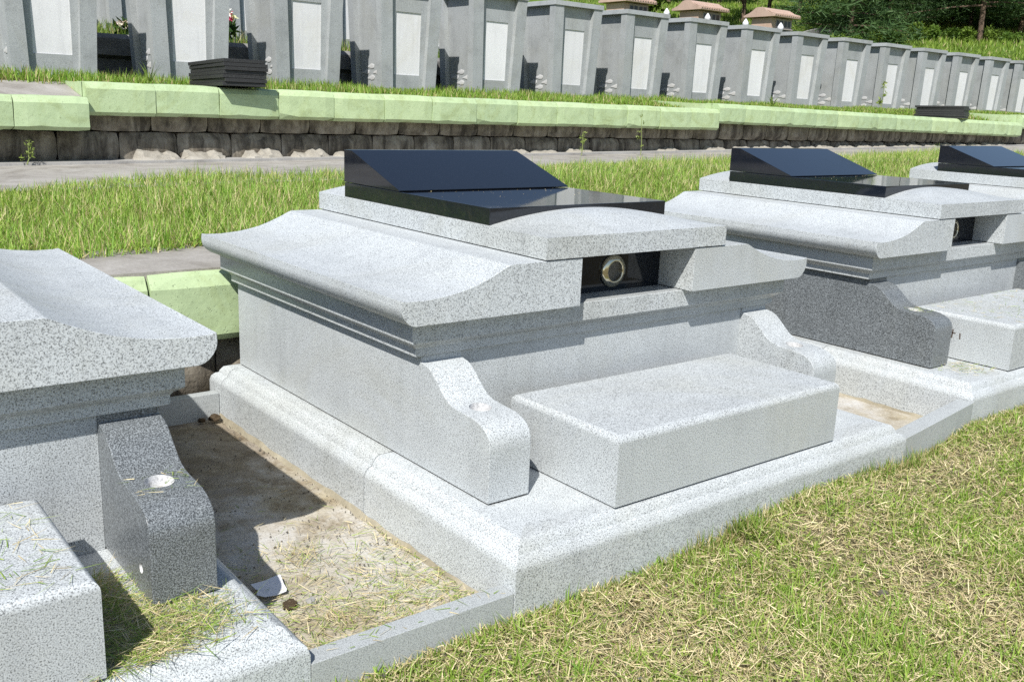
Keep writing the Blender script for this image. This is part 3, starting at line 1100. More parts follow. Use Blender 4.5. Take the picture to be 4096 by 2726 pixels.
def tomb_parts():
    P = {}
    capz = TH - 0.068
    taper = lambda z: (capz - z) / capz * 0.056 + 0.016      # inset of the body, growing downwards
    def frust(x0, x1, y0, y1, z0, z1, fx0=1, fx1=1, fy0=1, fy1=1):
        """box whose chosen sides follow the taper"""
        bm = bmesh.new()
        L = []
        for z in (z0, z1):
            q = taper(z)
            xa, xb = x0 + q * fx0, x1 - q * fx1
            ya, yb = y0 + q * fy0, y1 - q * fy1
            L.append([bm.verts.new(p) for p in ((xa, ya, z), (xb, ya, z), (xb, yb, z), (xa, yb, z))])
        bm.faces.new(L[0][::-1])
        bm.faces.new(L[1])
        for k in range(4):
            bm.faces.new((L[0][k], L[0][(k + 1) % 4], L[1][(k + 1) % 4], L[1][k]))
        return from_bm('pillar', bm)
    P['cap'] = from_bm('cap', box_bm(0, TW, 0, TD, capz, TH, 0.004, 2), 35)
    P['core'] = frust(0.075, TW - 0.075, 0.085, TD - 0.05, -0.2, capz - 0.0006)
    pw, py = 0.175, 0.13
    P['pillars'] = [frust(0, pw, 0, py, -0.2, capz - 0.0012, 1, -1, 1, -1), frust(TW - pw, TW, 0, py, -0.2, capz - 0.0012, -1, 1, 1, -1),
                    frust(0, 0.15, TD - 0.14, TD, -0.2, capz - 0.0012, 1, -1, -1, 1), frust(TW - 0.15, TW, TD - 0.14, TD, -0.2, capz - 0.0012, -1, 1, -1, 1)]
    # inscription tablet: a thin slab leaning with the core face
    z0, z1 = 0.26, 1.075
    bm = bmesh.new()
    L = []
    for z in (z0, z1):
        q = taper(z)
        y = 0.085 + q
        L.append([bm.verts.new(p) for p in ((0.30, y - 0.004, z), (0.70, y - 0.004, z), (0.70, y + 0.02, z), (0.30, y + 0.02, z))])
    bm.faces.new(L[0][::-1])
    bm.faces.new(L[1])
    for k in range(4):
        bm.faces.new((L[0][k], L[0][(k + 1) % 4], L[1][(k + 1) % 4], L[1][k]))
    P['panel'] = from_bm('panel', bm)
    # raised frame strips round the tablet so it reads as sunk
    def strip(x0, x1, za, zb):
        bm = bmesh.new()
        L = []
        for z in (za, zb):
            y = 0.085 + taper(z)
            L.append([bm.verts.new(p) for p in ((x0, y - 0.016, z), (x1, y - 0.016, z), (x1, y + 0.01, z), (x0, y + 0.01, z))])
        bm.faces.new(L[0][::-1])
        bm.faces.new(L[1])
        for k in range(4):
            bm.faces.new((L[0][k], L[0][(k + 1) % 4], L[1][(k + 1) % 4], L[1][k]))
        return from_bm('panel_frame', bm)
    P['frames'] = [strip(0.19, 0.3, -0.1, capz - 0.002), strip(0.70, 0.81, -0.1, capz - 0.002), strip(0.3005, 0.6995, z1, capz - 0.003), strip(0.3005, 0.6995, -0.1, z0)]
    # clouds on the west face
    def cloud(seed):
        r = random.Random(seed)
        pts = []
        for k in range(22):
            a = 2 * PI * k / 22
            rad = 0.034 * (1 + 0.16 * abs(math.sin(2.5 * a + 0.4)))
            px, pz = rad * math.cos(a), rad * math.sin(a) * 0.9
            if 2.6 < a < 3.9:
                px -= 0.045 * (1 - abs(a - 3.25) / 0.65)
                pz -= 0.012 * (1 - abs(a - 3.25) / 0.65)
            pts.append((px, pz))
        bm = bmesh.new()
        A = [bm.verts.new((-0.004, p[0], p[1])) for p in pts]
        B = [bm.verts.new((0.008, p[0] * 1.05, p[1] * 1.05)) for p in pts]
        C = [bm.verts.new((-0.007, p[0] * 0.55 + 0.004, p[1] * 0.55)) for p in pts]
        c = bm.verts.new((-0.003, 0.006, 0.0))
        n = len(pts)
        for k in range(n):
            k2 = (k + 1) % n
            bm.faces.new((A[k], A[k2], B[k2], B[k]))
            bm.faces.new((C[k], C[k2], A[k2], A[k]))
            bm.faces.new((c, C[k2], C[k]))
        return from_bm('cloud_carving', bm, 30)
    P['cloud'] = cloud(1)
    P['taper'] = taper
    return P


TP = tomb_parts()
ORD = ['leftmost', 'second', 'third', 'fourth', 'fifth', 'sixth', 'seventh', 'eighth', 'ninth', 'tenth', 'eleventh', 'twelfth', 'thirteenth', 'fourteenth', 'fifteenth', 'sixteenth']


def tombstone(loc, label, group, simple_=False):
    t = thing('tombstone', label, 'tombstone', loc, 0, group)
    link('cap', TP['cap'], 'tomb', t)
    link('body', TP['core'], 'tomb', t)
    for p in TP['pillars']:
        link('pillar', p, 'tomb', t)
    link('inscription_tablet', TP['panel'], 'tomb_panel', t)
    for f in TP['frames']:
        link('tablet_frame', f, 'tomb', t)
    if not simple_:
        for y, z in ((0.44, 0.36), (0.28, 0.285), (0.58, 0.285), (0.44, 0.21)):
            q = 0.075 + TP['taper'](z)
            o = link('cloud_carving', TP['cloud'], 'carving', t, (q - 0.001, y, z))
            o.rotation_euler = (0, 0, PI)
            o.scale = (-1, 1.75, 1.0)
    return t


for k in range(-6, 12):
    x = 8.28 + 1.505 * k
    i = k + 6
    if i == 0:
        lab = 'tall grey tombstone just outside the left edge of the terrace row'
        continue
    if i == 1:
        lab = 'tall grey granite tombstone at the left end of the long row'
    else:
        lab = '%s tall grey granite tombstone from the left in the long row' % (ORD[i - 1] if i - 1 < len(ORD) else 'last')
    tombstone((x, 9.65, 2.722 - TH), lab, 'grey tombstones along the upper terrace')


# ------------------------------------------------------------------ stacks of black slabs left on the coping
def slab_stack(where, origin, rot, tilt, w, d, n, th):
    names = ['bottom', 'second', 'third', 'fourth', 'fifth', 'sixth', 'topmost']
    for k in range(n):
        jx, jy = RNG.uniform(-0.016, 0.016), RNG.uniform(-0.022, 0.016)
        ww, dd = w + RNG.uniform(-0.02, 0.015), d + RNG.uniform(-0.02, 0.02)
        me = from_bm('granite_slab', box_bm(0, ww, 0, dd, 0, th - 0.003, 0.002, 1), 35)
        o = link('granite_slab', me, 'slab_black')
        o.rotation_euler = (tilt, 0, rot + RNG.uniform(-0.012, 0.012))
        o.location = (origin[0] + jx, origin[1] + jy, origin[2] + k * th)
        nm = names[k] if k < n - 1 else 'topmost'
        tag(o, '%s black granite slab%s in the stack on the green coping %s' % (nm, '' if k in (0, n - 1) else ' from the bottom', where), 'slab', 'stacked black slabs')


slab_stack('at the left', (2.395, 7.88, 1.250), -0.05, -0.026, 0.455, 1.13, 7, 0.0385)
slab_stack('far right', (17.5, 7.90, 1.262), 0.22, -0.02, 0.40, 0.95, 6, 0.041)


# ------------------------------------------------------------------ what stands behind: second terrace, its wall and stones
rw = thing('concrete_wall', 'grey rounded concrete wall seen in the gaps between the tombstones', 'wall', (0, 10.95, 1.17))
seg = prism_me('wall_segment', [(0, -0.3), (0, 0.36), (-0.14, 0.40), (-0.14, 0.60), (-0.08, 0.655), (0.25, 0.66), (0.25, -0.3)], 'x', 0.004, 1.496, 0.006)
for k in range(-3, 12):
    link('wall_segment', seg, 'rear_concrete', rw, (-1.0 + 1.5 * k + 0.6, 0, 0))
sheet('rear_terrace_lawn', -9, 14.5, 11.6, 15.6, lambda X, Y: 1.86 + 0 * X + (Y - 11.6) * 0.02, 30, 8, 'turf')
for k in range(5):
    tombstone((0.95 + 1.75 * k, 12.75, 1.86), '%s grey tombstone glimpsed on the rear terrace through the gaps' % ['leftmost', 'second', 'third', 'fourth', 'fifth'][k], 'tombstones on the rear terrace', True)
pw = thing('block_wall', 'pale sandy stone block wall high behind the tombstones at the left', 'wall', (0, 15.6, 1.9))
PB = [block_me('wall_block', 0.62, 0.30, 200 + k, 0.3, 0.035) for k in range(3)]
for r_ in range(4):
    for k in range(-2, 18):
        link('wall_block', PB[(k + r_) % 3], 'pale_stone', pw, (-0.5 + 0.62 * k + 0.31 * (r_ % 2), 0.06 * r_, 0.302 * r_))


# ------------------------------------------------------------------ hillside
def hill_z(X, Y):
    s = (X - CAM_POS[0]) * 0.626 + (Y - CAM_POS[1]) * 0.779
    base = np.interp(s, [0, 14, 19, 23, 27, 32, 40, 60, 90, 140, 400], [-1.5, 0.5, 1.35, 2.2, 2.7, 3.5, 4.75, 8.6, 16.5, 31, 60])
    return base + (vnoise(X * 0.16, Y * 0.16, 12) - 0.5) * 0.5 * np.clip((s - 26) / 14, 0, 1) + (vnoise(X * 0.6, Y * 0.6, 13) - 0.5) * 0.25 * np.clip((s - 26) / 8, 0, 1)


def hill_sheet():
    n, m = 130, 110
    aa = np.linspace(-1.0, 1.75, n)                      # azimuth from +y
    rr = np.concatenate([np.linspace(13.5, 60, 80), np.geomspace(62, 420, m - 80)])
    A, R_ = np.meshgrid(aa, rr)
    X, Y = CAM_POS[0] + np.sin(A) * R_, CAM_POS[1] + np.cos(A) * R_
    Z = hill_z(X, Y)
    low = (Y < 11.75)
    Z = np.where(low, np.minimum(Z, 0.2), np.where(Y < 12.3, np.minimum(Z, 1.0), np.where((Y < 15.9) & (X < 14.6), np.minimum(Z, 1.7), Z)))
    V = np.stack([X, Y, Z], -1).reshape(-1, 3)
    F = [(j * n + i, j * n + i + 1, (j + 1) * n + i + 1, (j + 1) * n + i) for j in range(m - 1) for i in range(n - 1)]
    return tag(link('hillside', pyd('hillside', V.tolist(), F, True), 'hill'), kind='structure')


hill_sheet()
hz = lambda x, y: float(hill_z(np.array(float(x)), np.array(float(y))))


# ------------------------------------------------------------------ pink ossuaries and white bud posts
def pavilion_parts():
    P = {}
    w, d, h = 1.18, 0.95, 1.18
    P['wall'] = from_bm('body', box_bm(0, w, 0.05, d, -0.6, h, 0.006, 1), 35)
    # curved roof: front slope, concave gable outline, as a prism along x with flared ends
    prof = [(-0.20, h + 0.02), (-0.21, h + 0.075), (-0.10, h + 0.12), (0.05, h + 0.165), (0.20, h + 0.25), (0.30, h + 0.33), (0.42, h + 0.355), (0.58, h + 0.355), (0.70, h + 0.33), (0.80, h + 0.25), (0.95, h + 0.165), (1.10, h + 0.12), (1.21, h + 0.075), (1.20, h + 0.02)]
    P['roof'] = prism_me('roof', prof, 'x', -0.16, w + 0.16, 0.008)
    P['tile'] = prism_me('roof_tile', [(-0.225, h + 0.07), (-0.225, h + 0.13), (-0.10, h + 0.165), (0.05, h + 0.205), (0.19, h + 0.285), (0.22, h + 0.255), (0.06, h + 0.18), (-0.10, h + 0.11)], 'x', 0.0, 0.062, 0.012)
    P['ledge'] = from_bm('shelf', box_bm(0.28, w - 0.02, -0.03, 0.06, 0.80, 0.84, 0.003, 1), 35)
    P['door'] = from_bm('niche_door', box_bm(0, 0.155, 0.035, 0.055, 0, 0.20, 0.004, 1), 35)
    P['frame'] = from_bm('niche_frame', box_bm(0.25, w - 0.03, 0.042, 0.06, 0.30, h - 0.01), 35)
    P['w'] = w
    return P


PV = pavilion_parts()
M['pink_grey'] = granite('grey_pink_frame', 0.22, 0.32, 0.40, scale=90, rough=0.6, tint=(1.0, 0.88, 0.84))


def pavilion(eave, rot, label):
    # eave = point at the right end of the front eave
    t = thing('ossuary_house', label, 'ossuary', (0, 0, 0), rot, 'pink ossuaries on the hillside')
    c, s = math.cos(rot), math.sin(rot)
    lx, ly, lz = PV['w'] + 0.16, -0.2, 1.20
    k = 0.76
    t.scale = (k, k, k)
    t.location = (eave[0] - k * (c * lx - s * ly), eave[1] - k * (s * lx + c * ly), eave[2] - k * lz)
    link('body', PV['wall'], 'pink', t)
    ro = link('roof', PV['roof'], 'pink', t)
    for k in range(12):
        link('roof_tile', PV['tile'], 'pink', ro, (-0.135 + 0.1245 * k, 0, 0))
    link('niche_frame', PV['frame'], 'pink_grey', t)
    for r_ in range(3):
        for k in range(4):
            link('niche_door', PV['door'], 'niche', t, (0.285 + 0.205 * k + (0.035 if k > 1 else 0), 0, 0.90 - 0.245 * r_))
    link('shelf', PV['ledge'], 'pink_grey', t)
    return t


def at(u, v, dep):
    d = CF + CR * (u - 2048) / CAM_F + CD * (v - 1363) / CAM_F
    return CAM_POS + dep * d


PAVROT = -0.015
pavilion(at(2628, 20, 25.5), PAVROT, 'pink stone ossuary with tiled roof, leftmost of the three behind the tombstones')
pavilion(at(2918, 52, 26.0), PAVROT, 'pink stone ossuary with tiled roof, middle one of the three behind the tombstones')
pavilion(at(3203, 79, 26.5), PAVROT, 'pink stone ossuary with tiled roof, rightmost of the three behind the tombstones')

BUD = lathe_me('bud', [(0.0, 0.17), (0.012, 0.155), (0.030, 0.125), (0.047, 0.085), (0.050, 0.06), (0.040, 0.025), (0.026, 0.0), (0.026, -0.02)], 20)
BUD.transform(Matrix.Diagonal((1.3, 1.3, 1.05, 1)))
POST = lathe_me('post', [(0.0, 0.0), (0.07, 0.0), (0.085, -0.03), (0.085, -0.06), (0.045, -0.09), (0.04, -0.6), (0.055, -0.9), (0.07, -1.6)], 16)
for k, (u, v) in enumerate(((2668, 34), (2832, 54), (2984, 76), (3124, 92))):
    p = at(u, v, 20.0)
    t = thing('stone_post', '%s white lotus bud stone post rising behind the grey tombstones' % ['leftmost', 'second', 'third', 'rightmost'][k], 'post', (p[0], p[1], p[2] - 0.17 - 1.6), 0, 'white bud posts')
    link('bud', BUD, 'white_stone', t, (0, 0, 1.6))
    link('post', POST, 'white_stone', t, (0, 0, 1.58))

# pale concrete steps edging the hillside beyond the ossuaries
p = at(3255, 118, 30.0)
hp = []
for k in range(14):
    q = at(3200 + 13 * k + 2 * k * (k > 8), 134 - 24 * math.sin(min(1, k / 9) * 1.5), 30 + 0.35 * k)
    hp.append((q[0], q[1], q[2]))
V, F = [], []
for (x, y, z) in hp:
    V += [(x, y, z - 0.6), (x, y, z), (x + 0.12, y + 0.2, z + 0.01), (x + 0.12, y + 0.2, z - 0.6)]
for k in range(len(hp) - 1):
    a = k * 4
    F += [(a, a + 4, a + 5, a + 1), (a + 1, a + 5, a + 6, a + 2), (a + 2, a + 6, a + 7, a + 3)]
tag(link('hill_path_edge', pyd('hill_path_edge', V, F), 'concrete_pale'), kind='structure')


# ------------------------------------------------------------------ trees and shrubs
def tube(bm, pts, radii, n=7):
    rings = []
    for i, p in enumerate(pts):
        a = Vector(pts[min(i + 1, len(pts) - 1)]) - Vector(pts[max(i - 1, 0)])
        a.normalize()
        s = a.orthogonal().normalized()
        t = a.cross(s)
        rings.append([bm.verts.new(Vector(p) + (s * math.cos(2 * PI * k / n) + t * math.sin(2 * PI * k / n)) * radii[i]) for k in range(n)])
    for A, B in zip(rings, rings[1:]):
        for k in range(n):
            bm.faces.new((A[k], A[(k + 1) % n], B[(k + 1) % n], B[k]))
    bm.faces.new(rings[0][::-1])
    bm.faces.new(rings[-1])


def leaf_cloud_me(name, centers, radii, n, lsize, cols, flat=1.0, droop=0.0, hollow=0.35):
    """leaf-sized faces spread through clumps"""
    C_ = np.asarray(centers)
    Rr = np.asarray(radii)
    k = RNG.choice(len(C_), n, p=Rr ** 2 / (Rr ** 2).sum())
    d = RNG.normal(0, 1, (n, 3))
    d /= np.linalg.norm(d, axis=1)[:, None]
    rad = Rr[k] * (hollow + (1 - hollow) * RNG.uniform(0, 1, n) ** 0.5) * RNG.uniform(0.8, 1.12, n)
    P = C_[k] + d * rad[:, None] * np.array([1, 1, flat])
    ax = RNG.normal(0, 1, (n, 3)) * 0.8 + d * 0.7
    ax[:, 2] -= droop
    ax /= np.linalg.norm(ax, axis=1)[:, None]
    up = RNG.normal(0, 1, (n, 3))
    up -= ax * (up * ax).sum(1)[:, None]
    up /= np.linalg.norm(up, axis=1)[:, None]
    t = RNG.uniform(0, 1, n) * 0.6 + 0.4 * RNG.uniform(0, 1, len(C_))[k]
    col = lerpc(cols[0], cols[1], t)
    L = lsize * RNG.uniform(0.6, 1.4, n)
    return strips_me(name, P, ax, up, L, L * 0.42, RNG.normal(0, 0.12, n), col)


def needle_me(name, tips, n_per, size, cols):
    """tufts of needles at branch tips"""
    T_ = np.asarray(tips)
    n = len(T_) * n_per
    k = np.repeat(np.arange(len(T_)), n_per)
    d = RNG.normal(0, 1, (n, 3))
    d[:, 2] = d[:, 2] * 0.55 + 0.25
    d /= np.linalg.norm(d, axis=1)[:, None]
    P = T_[k] + RNG.normal(0, 1, (n, 3)) * np.array([0.26, 0.26, 0.10]) * size
    up = np.cross(d, RNG.normal(0, 1, (n, 3)))
    up /= np.linalg.norm(up, axis=1)[:, None] + 1e-9
    col = lerpc(cols[0], cols[1], RNG.uniform(0, 1, n) * 0.55 + 0.45 * RNG.uniform(0, 1, len(T_))[k])
    L = 0.26 * size * RNG.uniform(0.6, 1.3, n)
    return strips_me(name, P, d, up, L, L * 0.10, RNG.normal(0, 0.05, n), col)


def pine(x, y, h, lean, label, seed, low=0.30, n_br=44, size=1.0):
    r = random.Random(seed)
    z = hz(x, y) - 0.15
    t = thing('pine_tree', label, 'tree', (x, y, z), 0, 'pine trees on the slope')
    bm = bmesh.new()
    pts, rad = [], []
    for k in range(9):
        s = k / 8
        pts.append((lean[0] * s * h + 0.10 * math.sin(s * 5 + seed), lean[1] * s * h + 0.08 * math.cos(s * 4 + seed), h * s))
        rad.append(0.075 * h / 8 * (1 - 0.85 * s) + 0.012)
    tube(bm, pts, rad, 8)
    tips = []
    for b in range(n_br):
        s = low + (0.98 - low) * ((b + r.random()) / n_br) ** 1.35
        i = min(7, int(s * 8))
        f = s * 8 - i
        o = Vector(pts[i]).lerp(Vector(pts[i + 1]), f)
        a = b * 2.4 + r.uniform(-0.4, 0.4)
        L = h * 0.30 * (1.05 - 0.75 * (s - low) / (1 - low)) * r.uniform(0.7, 1.15)
        up = r.uniform(-0.12, 0.22)
        bp = [o]
        for q in (0.35, 0.7, 1.0):
            bp.append(o + Vector((math.cos(a) * L * q, math.sin(a) * L * q, L * (up * q - 0.10 * q * q))))
        tube(bm, bp, [0.045 * (1 - 0.5 * s), 0.03, 0.018, 0.007], 4)
        for q in range(int(7 * size + 4)):
            f = r.uniform(0.28, 1.05)
            c = bp[0].lerp(bp[-1], f)
            tips.append((c.x + r.uniform(-0.34, 0.34) * L * 0.5, c.y + r.uniform(-0.34, 0.34) * L * 0.5, c.z + r.uniform(-0.06, 0.14)))
    link('trunk', from_bm('trunk', bm, 60), 'bark', t)
    link('crown', needle_me('crown', tips, 40, size * 1.05, ((0.022, 0.058, 0.020), (0.085, 0.15, 0.042))), 'needle', t)
    return t


def xy_at(u, dep):
    q = at(u, 200, dep)
    return float(q[0]), float(q[1])


PINES = [(3400, 32, 7.5, (0.03, 0.00), 'dark bushy pine at the left front edge of the wood', 0.00),
         (3545, 36, 8.5, (0.02, 0.00), 'second pine from the left edge of the wood', 0.03),
         (3690, 38, 8.5, (-0.02, 0.00), 'slim pine whose bare trunk stands left of the sunlit clearing', 0.12),
         (3745, 42, 9.0, (0.02, 0.00), 'slim pine standing back inside the wood above the sunlit clearing', 0.13),
         (3782, 39, 8.5, (0.06, 0.00), 'pine with a slightly leaning trunk in the middle of the wood', 0.12),
         (3860, 37, 8.5, (0.05, -0.02), 'pine with a leaning dark trunk behind the pale trunked one', 0.11),
         (3915, 33, 9.0, (0.02, 0.00), 'pine with the long pale sunlit trunk near the right edge', 0.14),
         (3990, 38, 8.0, (0.03, 0.00), 'pine with a thin trunk right of the pale trunked one', 0.10),
         (4075, 35, 8.5, (0.05, 0.00), 'pine at the right edge of the picture', 0.07),
         (3620, 45, 10.0, (0.0, 0.00), 'tall pine far back in the left part of the wood', 0.08),
         (3840, 50, 10.0, (0.0, 0.00), 'tall pine far back in the middle of the wood', 0.10),
         (4010, 49, 10.0, (0.0, 0.00), 'tall pine far back in the right part of the wood', 0.10)]
for i, (u, dep, h, lean, lab, low) in enumerate(PINES):
    x, y = xy_at(u, dep)
    pine(x, y, h, lean, lab, 300 + i, low)


def broadleaf(x, y, h, rad, label, seed, cols, n=5200, leaf=0.20, name='broadleaf_tree', cat='tree', grp='trees behind the ossuaries', zoff=0.0):
    r = random.Random(seed)
    z = hz(x, y) - 0.1 + zoff
    t = thing(name, label, cat, (x, y, z), 0, grp)
    bm = bmesh.new()
    tube(bm, [(0, 0, 0), (0.05, 0.02, h * 0.3), (0.02, 0.06, h * 0.6), (0.0, 0.0, h * 0.9)], [0.018 * h, 0.014 * h, 0.009 * h, 0.003 * h], 7)
    cs, rs = [], []
    for k in range(16):
        a, q = r.uniform(0, 2 * PI), math.sqrt(r.random()) * rad * 0.8
        zz = h * r.uniform(0.30, 0.92)
        lim = math.sin(PI * min(1, max(0.08, (zz / h - 0.15) / 0.95))) ** 0.5
        c = (math.cos(a) * q * lim, math.sin(a) * q * lim, zz)
        cs.append(c)
        rs.append(rad * r.uniform(0.24, 0.46))
        tube(bm, [(0.02, 0.02, max(0.05, zz * 0.5)), (c[0] * 0.6, c[1] * 0.6, zz * 0.8), c], [0.012 * h, 0.008 * h, 0.003 * h], 4)
    link('trunk', from_bm('trunk', bm, 60), 'bark', t)
    link('crown', leaf_cloud_me('crown', cs, rs, n, leaf, cols, 0.85), 'leaf', t)
    return t


DG = ((0.018, 0.050, 0.016), (0.06, 0.12, 0.03))
MG = ((0.055, 0.12, 0.018), (0.16, 0.25, 0.04))
LG = ((0.09, 0.16, 0.02), (0.20, 0.28, 0.05))
BT = [(2745, 33, 4.6, 1.7, DG, 'dark rounded tree between the left and middle pink ossuaries'),
      (2560, 36, 3.2, 1.5, LG, 'sunlit yellow green tree at the left of the leftmost ossuary'),
      (2960, 36, 4.4, 1.9, DG, 'dark leafy tree right behind the middle pink ossuary'),
      (3060, 38, 4.8, 1.7, MG, 'mid green tree behind the gap left of the right ossuary'),
      (3180, 42, 5.0, 1.6, MG, 'slender mid green tree above the rightmost ossuary'),
      (2660, 44, 5.5, 2.2, MG, 'mid green tree higher on the slope behind the left ossuary'),
      (2860, 46, 5.5, 2.2, MG, 'mid green tree higher on the slope behind the middle ossuary')]
for i, (u, dep, h, rad, cols, lab) in enumerate(BT):
    x, y = xy_at(u, dep)
    broadleaf(x, y, h, rad, lab, 400 + i, cols)
SH = [(3330, 29, 0.45, 0.40, LG, 'low yellow green shrub beside the pale path edge'),
      (3400, 30, 0.41, 0.40, MG, 'low round shrub below the dark bushy pine'),
      (3500, 31, 0.45, 0.40, LG, 'bright shrub in the sun under the left pines'),
      (3560, 31, 0.49, 0.36, LG, 'bright yellow green shrub in front of the dark gap of the wood'),
      (3660, 32, 0.65, 0.31, LG, 'tall leafy vine shrub in front of the dark wood'),
      (3715, 32, 0.53, 0.27, MG, 'small leafy sapling right of the tall vine shrub'),
      (3800, 33, 0.49, 0.36, MG, 'shrub below the leaning pine trunk'),
      (3865, 32, 0.61, 0.27, LG, 'narrow bright shrub left of the pale pine trunk'),
      (3960, 33, 0.49, 0.45, LG, 'wide bright shrub right of the pale pine trunk'),
      (4050, 32, 0.41, 0.45, MG, 'low shrub at the right edge below the wood'),
      (3240, 36, 0.61, 0.49, MG, 'rounded shrub on the meadow right of the right ossuary'),
      (3300, 44, 0.82, 0.67, MG, 'shrub high on the meadow left of the wood')]
for i, (u, dep, h, rad, cols, lab) in enumerate(SH):
    x, y = xy_at(u, dep)
    broadleaf(x, y, h, rad, lab, 500 + i, cols, 1100, 0.085, 'shrub', 'shrub', 'shrubs along the foot of the wood')

# long grass over the hillside
N = 110000
az = RNG.uniform(math.radians(40), math.radians(72), N)
rr = np.sqrt(RNG.uniform(22 ** 2, 62 ** 2, N))
P = np.stack([CAM_POS[0] + np.sin(az) * rr, CAM_POS[1] + np.cos(az) * rr, np.zeros(N)], 1)
P[:, 2] = hill_z(P[:, 0], P[:, 1]) - 0.03
P = P[(P[:, 1] > 12.4) | (P[:, 0] > 24)]
u, v, w = project(P)
P = P[(v > -250) & (v < 420)]
pat = vnoise(P[:, 0] * 0.35, P[:, 1] * 0.35, 21)
o = link('hillside_grass', grass_me('hillside_grass', P, RNG.uniform(0.08, 0.24, len(P)) * (0.6 + 0.8 * pat), RNG.uniform(0.015, 0.035, len(P)), 0.35, 0.10, ((0.12, 0.21, 0.025), (0.30, 0.41, 0.07))), 'leaf')
tag(o, 'long green grass covering the hillside', 'grass', kind='stuff')


# ------------------------------------------------------------------ lawns
def scatter(n, x0, x1, y0, y1):
    return RNG.uniform(x0, x1, n), RNG.uniform(y0, y1, n)


# terrace behind the graves
def terrace_grass(n, x0, x1, y0, y1, hmin, hmax, wmin, wmax, power, lean, dry):
    X, Y = scatter(n, x0, x1, y0, y1)
    P = np.stack([X, Y, np.maximum(terr_z(X, Y), np.where(Y > 5.6, GUT(X, Y) - 0.014, np.where(Y < 2.96, 0.418, -1))) - 0.004], 1)
    u, v, w = project(P)
    keep = in_view(P, 700, 300) & (RNG.uniform(0, 1, n) < np.clip((5.5 / w) ** power, 0, 1))
    edge = 2.86 + 0.22 * np.clip(X, -0.6, 0.6) + (vnoise(X * 3, X * 0, 31) - 0.5) * 0.16
    far = np.interp(X, [-4, 0, 1.2, 3, 8, 16], [5.6, 5.75, 6.25, 6.35, 6.5, 6.9]) + (vnoise(X * 1.7, X * 0, 32) - 0.5) * 0.35
    keep &= (Y > edge) & (Y < far)
    P = P[keep]
    pat = vnoise(P[:, 0] * 1.3, P[:, 1] * 1.3, 33)
    pat2 = vnoise(P[:, 0] * 4, P[:, 1] * 4, 34)
    h = RNG.uniform(hmin, hmax, len(P)) * (0.35 + 0.75 * pat + 0.55 * pat2)
    pat2 = 0.55 * pat2 + 0.45 * vnoise(P[:, 0] * 0.8, P[:, 1] * 1.1, 35)
    return grass_me('terrace_grass', P, h, RNG.uniform(wmin, wmax, len(P)), lean, dry, patch=0.5 + pat2, gcol=((0.125, 0.25, 0.028), (0.345, 0.46, 0.088)), dcol=((0.52, 0.46, 0.21), (0.68, 0.60, 0.34)))


o = link('terrace_grass', terrace_grass(360000, -4.5, 16, 2.7, 7.4, 0.035, 0.135, 0.0029, 0.0064, 1.0, 0.60, 0.24), 'leaf')
tag(o, 'lush green lawn behind the front graves', 'grass', kind='stuff')

# upper terrace strip in front of and between the tombstones
X, Y = scatter(110000, -3, 30, 8.30, 11.3)
P = np.stack([X, Y, top_z(X, Y) - 0.004], 1)
keep = in_view(P, 400, 200) & (RNG.uniform(0, 1, len(P)) < np.where(Y < 9.7, 1.0, 0.35))
lim = 8.27 + 0.34 * np.where(((X > 9.0) & (X < 10.25)) | (X < 1.08) | ((X > 19) & (X < 20.2)), 1, 0) + 0.06 * vnoise(X * 2, X * 0, 41)
keep &= Y > lim
P = P[keep]
pat = vnoise(P[:, 0] * 1.6, P[:, 1] * 1.6, 42)
o = link('upper_grass', grass_me('upper_grass', P, RNG.uniform(0.04, 0.16, len(P)) * (0.35 + 1.1 * pat) * np.where(((P[:, 0] > 1.95) & (P[:, 0] < 2.95) & (P[:, 1] < 9.1)) | ((P[:, 0] > 16.4) & (P[:, 0] < 18.1) & (P[:, 1] < 9.0)), 0.2, 1.0) * np.interp(P[:, 0], [0, 8, 14], [1.0, 0.85, 0.55]), RNG.uniform(0.006, 0.012, len(P)), 0.35, 0.16, ((0.12, 0.26, 0.025), (0.31, 0.43, 0.075))), 'leaf')
tag(o, 'green grass strip along the foot of the tombstones', 'grass', kind='stuff')
X, Y = scatter(9000, -3, 12, 11.7, 12.9)
P = np.stack([X, Y, 0 * X + 1.86], 1)
o = link('rear_grass', grass_me('rear_grass', P, RNG.uniform(0.06, 0.28, len(P)), RNG.uniform(0.006, 0.012, len(P)), 0.3, 0.15), 'leaf')
tag(o, 'tufts of grass on the rear terrace edge', 'grass', kind='stuff')


# foreground lawn: mown turf under a mat of dry clippings
def front_line(X):
    return np.where(X < 2.0, 0.0, np.where(X < 2.755, 0.104 * (X - 2) / 0.755, np.where(X < 4.76, 0.104, 0.29))) - 0.004


def front_pts(n, ymin=-2.2, xmax=6.5, margin=500):
    X, Y = scatter(n, -1.4, xmax, ymin, 0.3)
    P = np.stack([X, Y, lawn_z(X, Y)], 1)
    u, v, w = project(P)
    keep = in_view(P, margin, margin) & (Y < front_line(X)) & (RNG.uniform(0, 1, n) < np.clip((2.6 / w) ** 1.4, 0, 1))
    return P[keep]


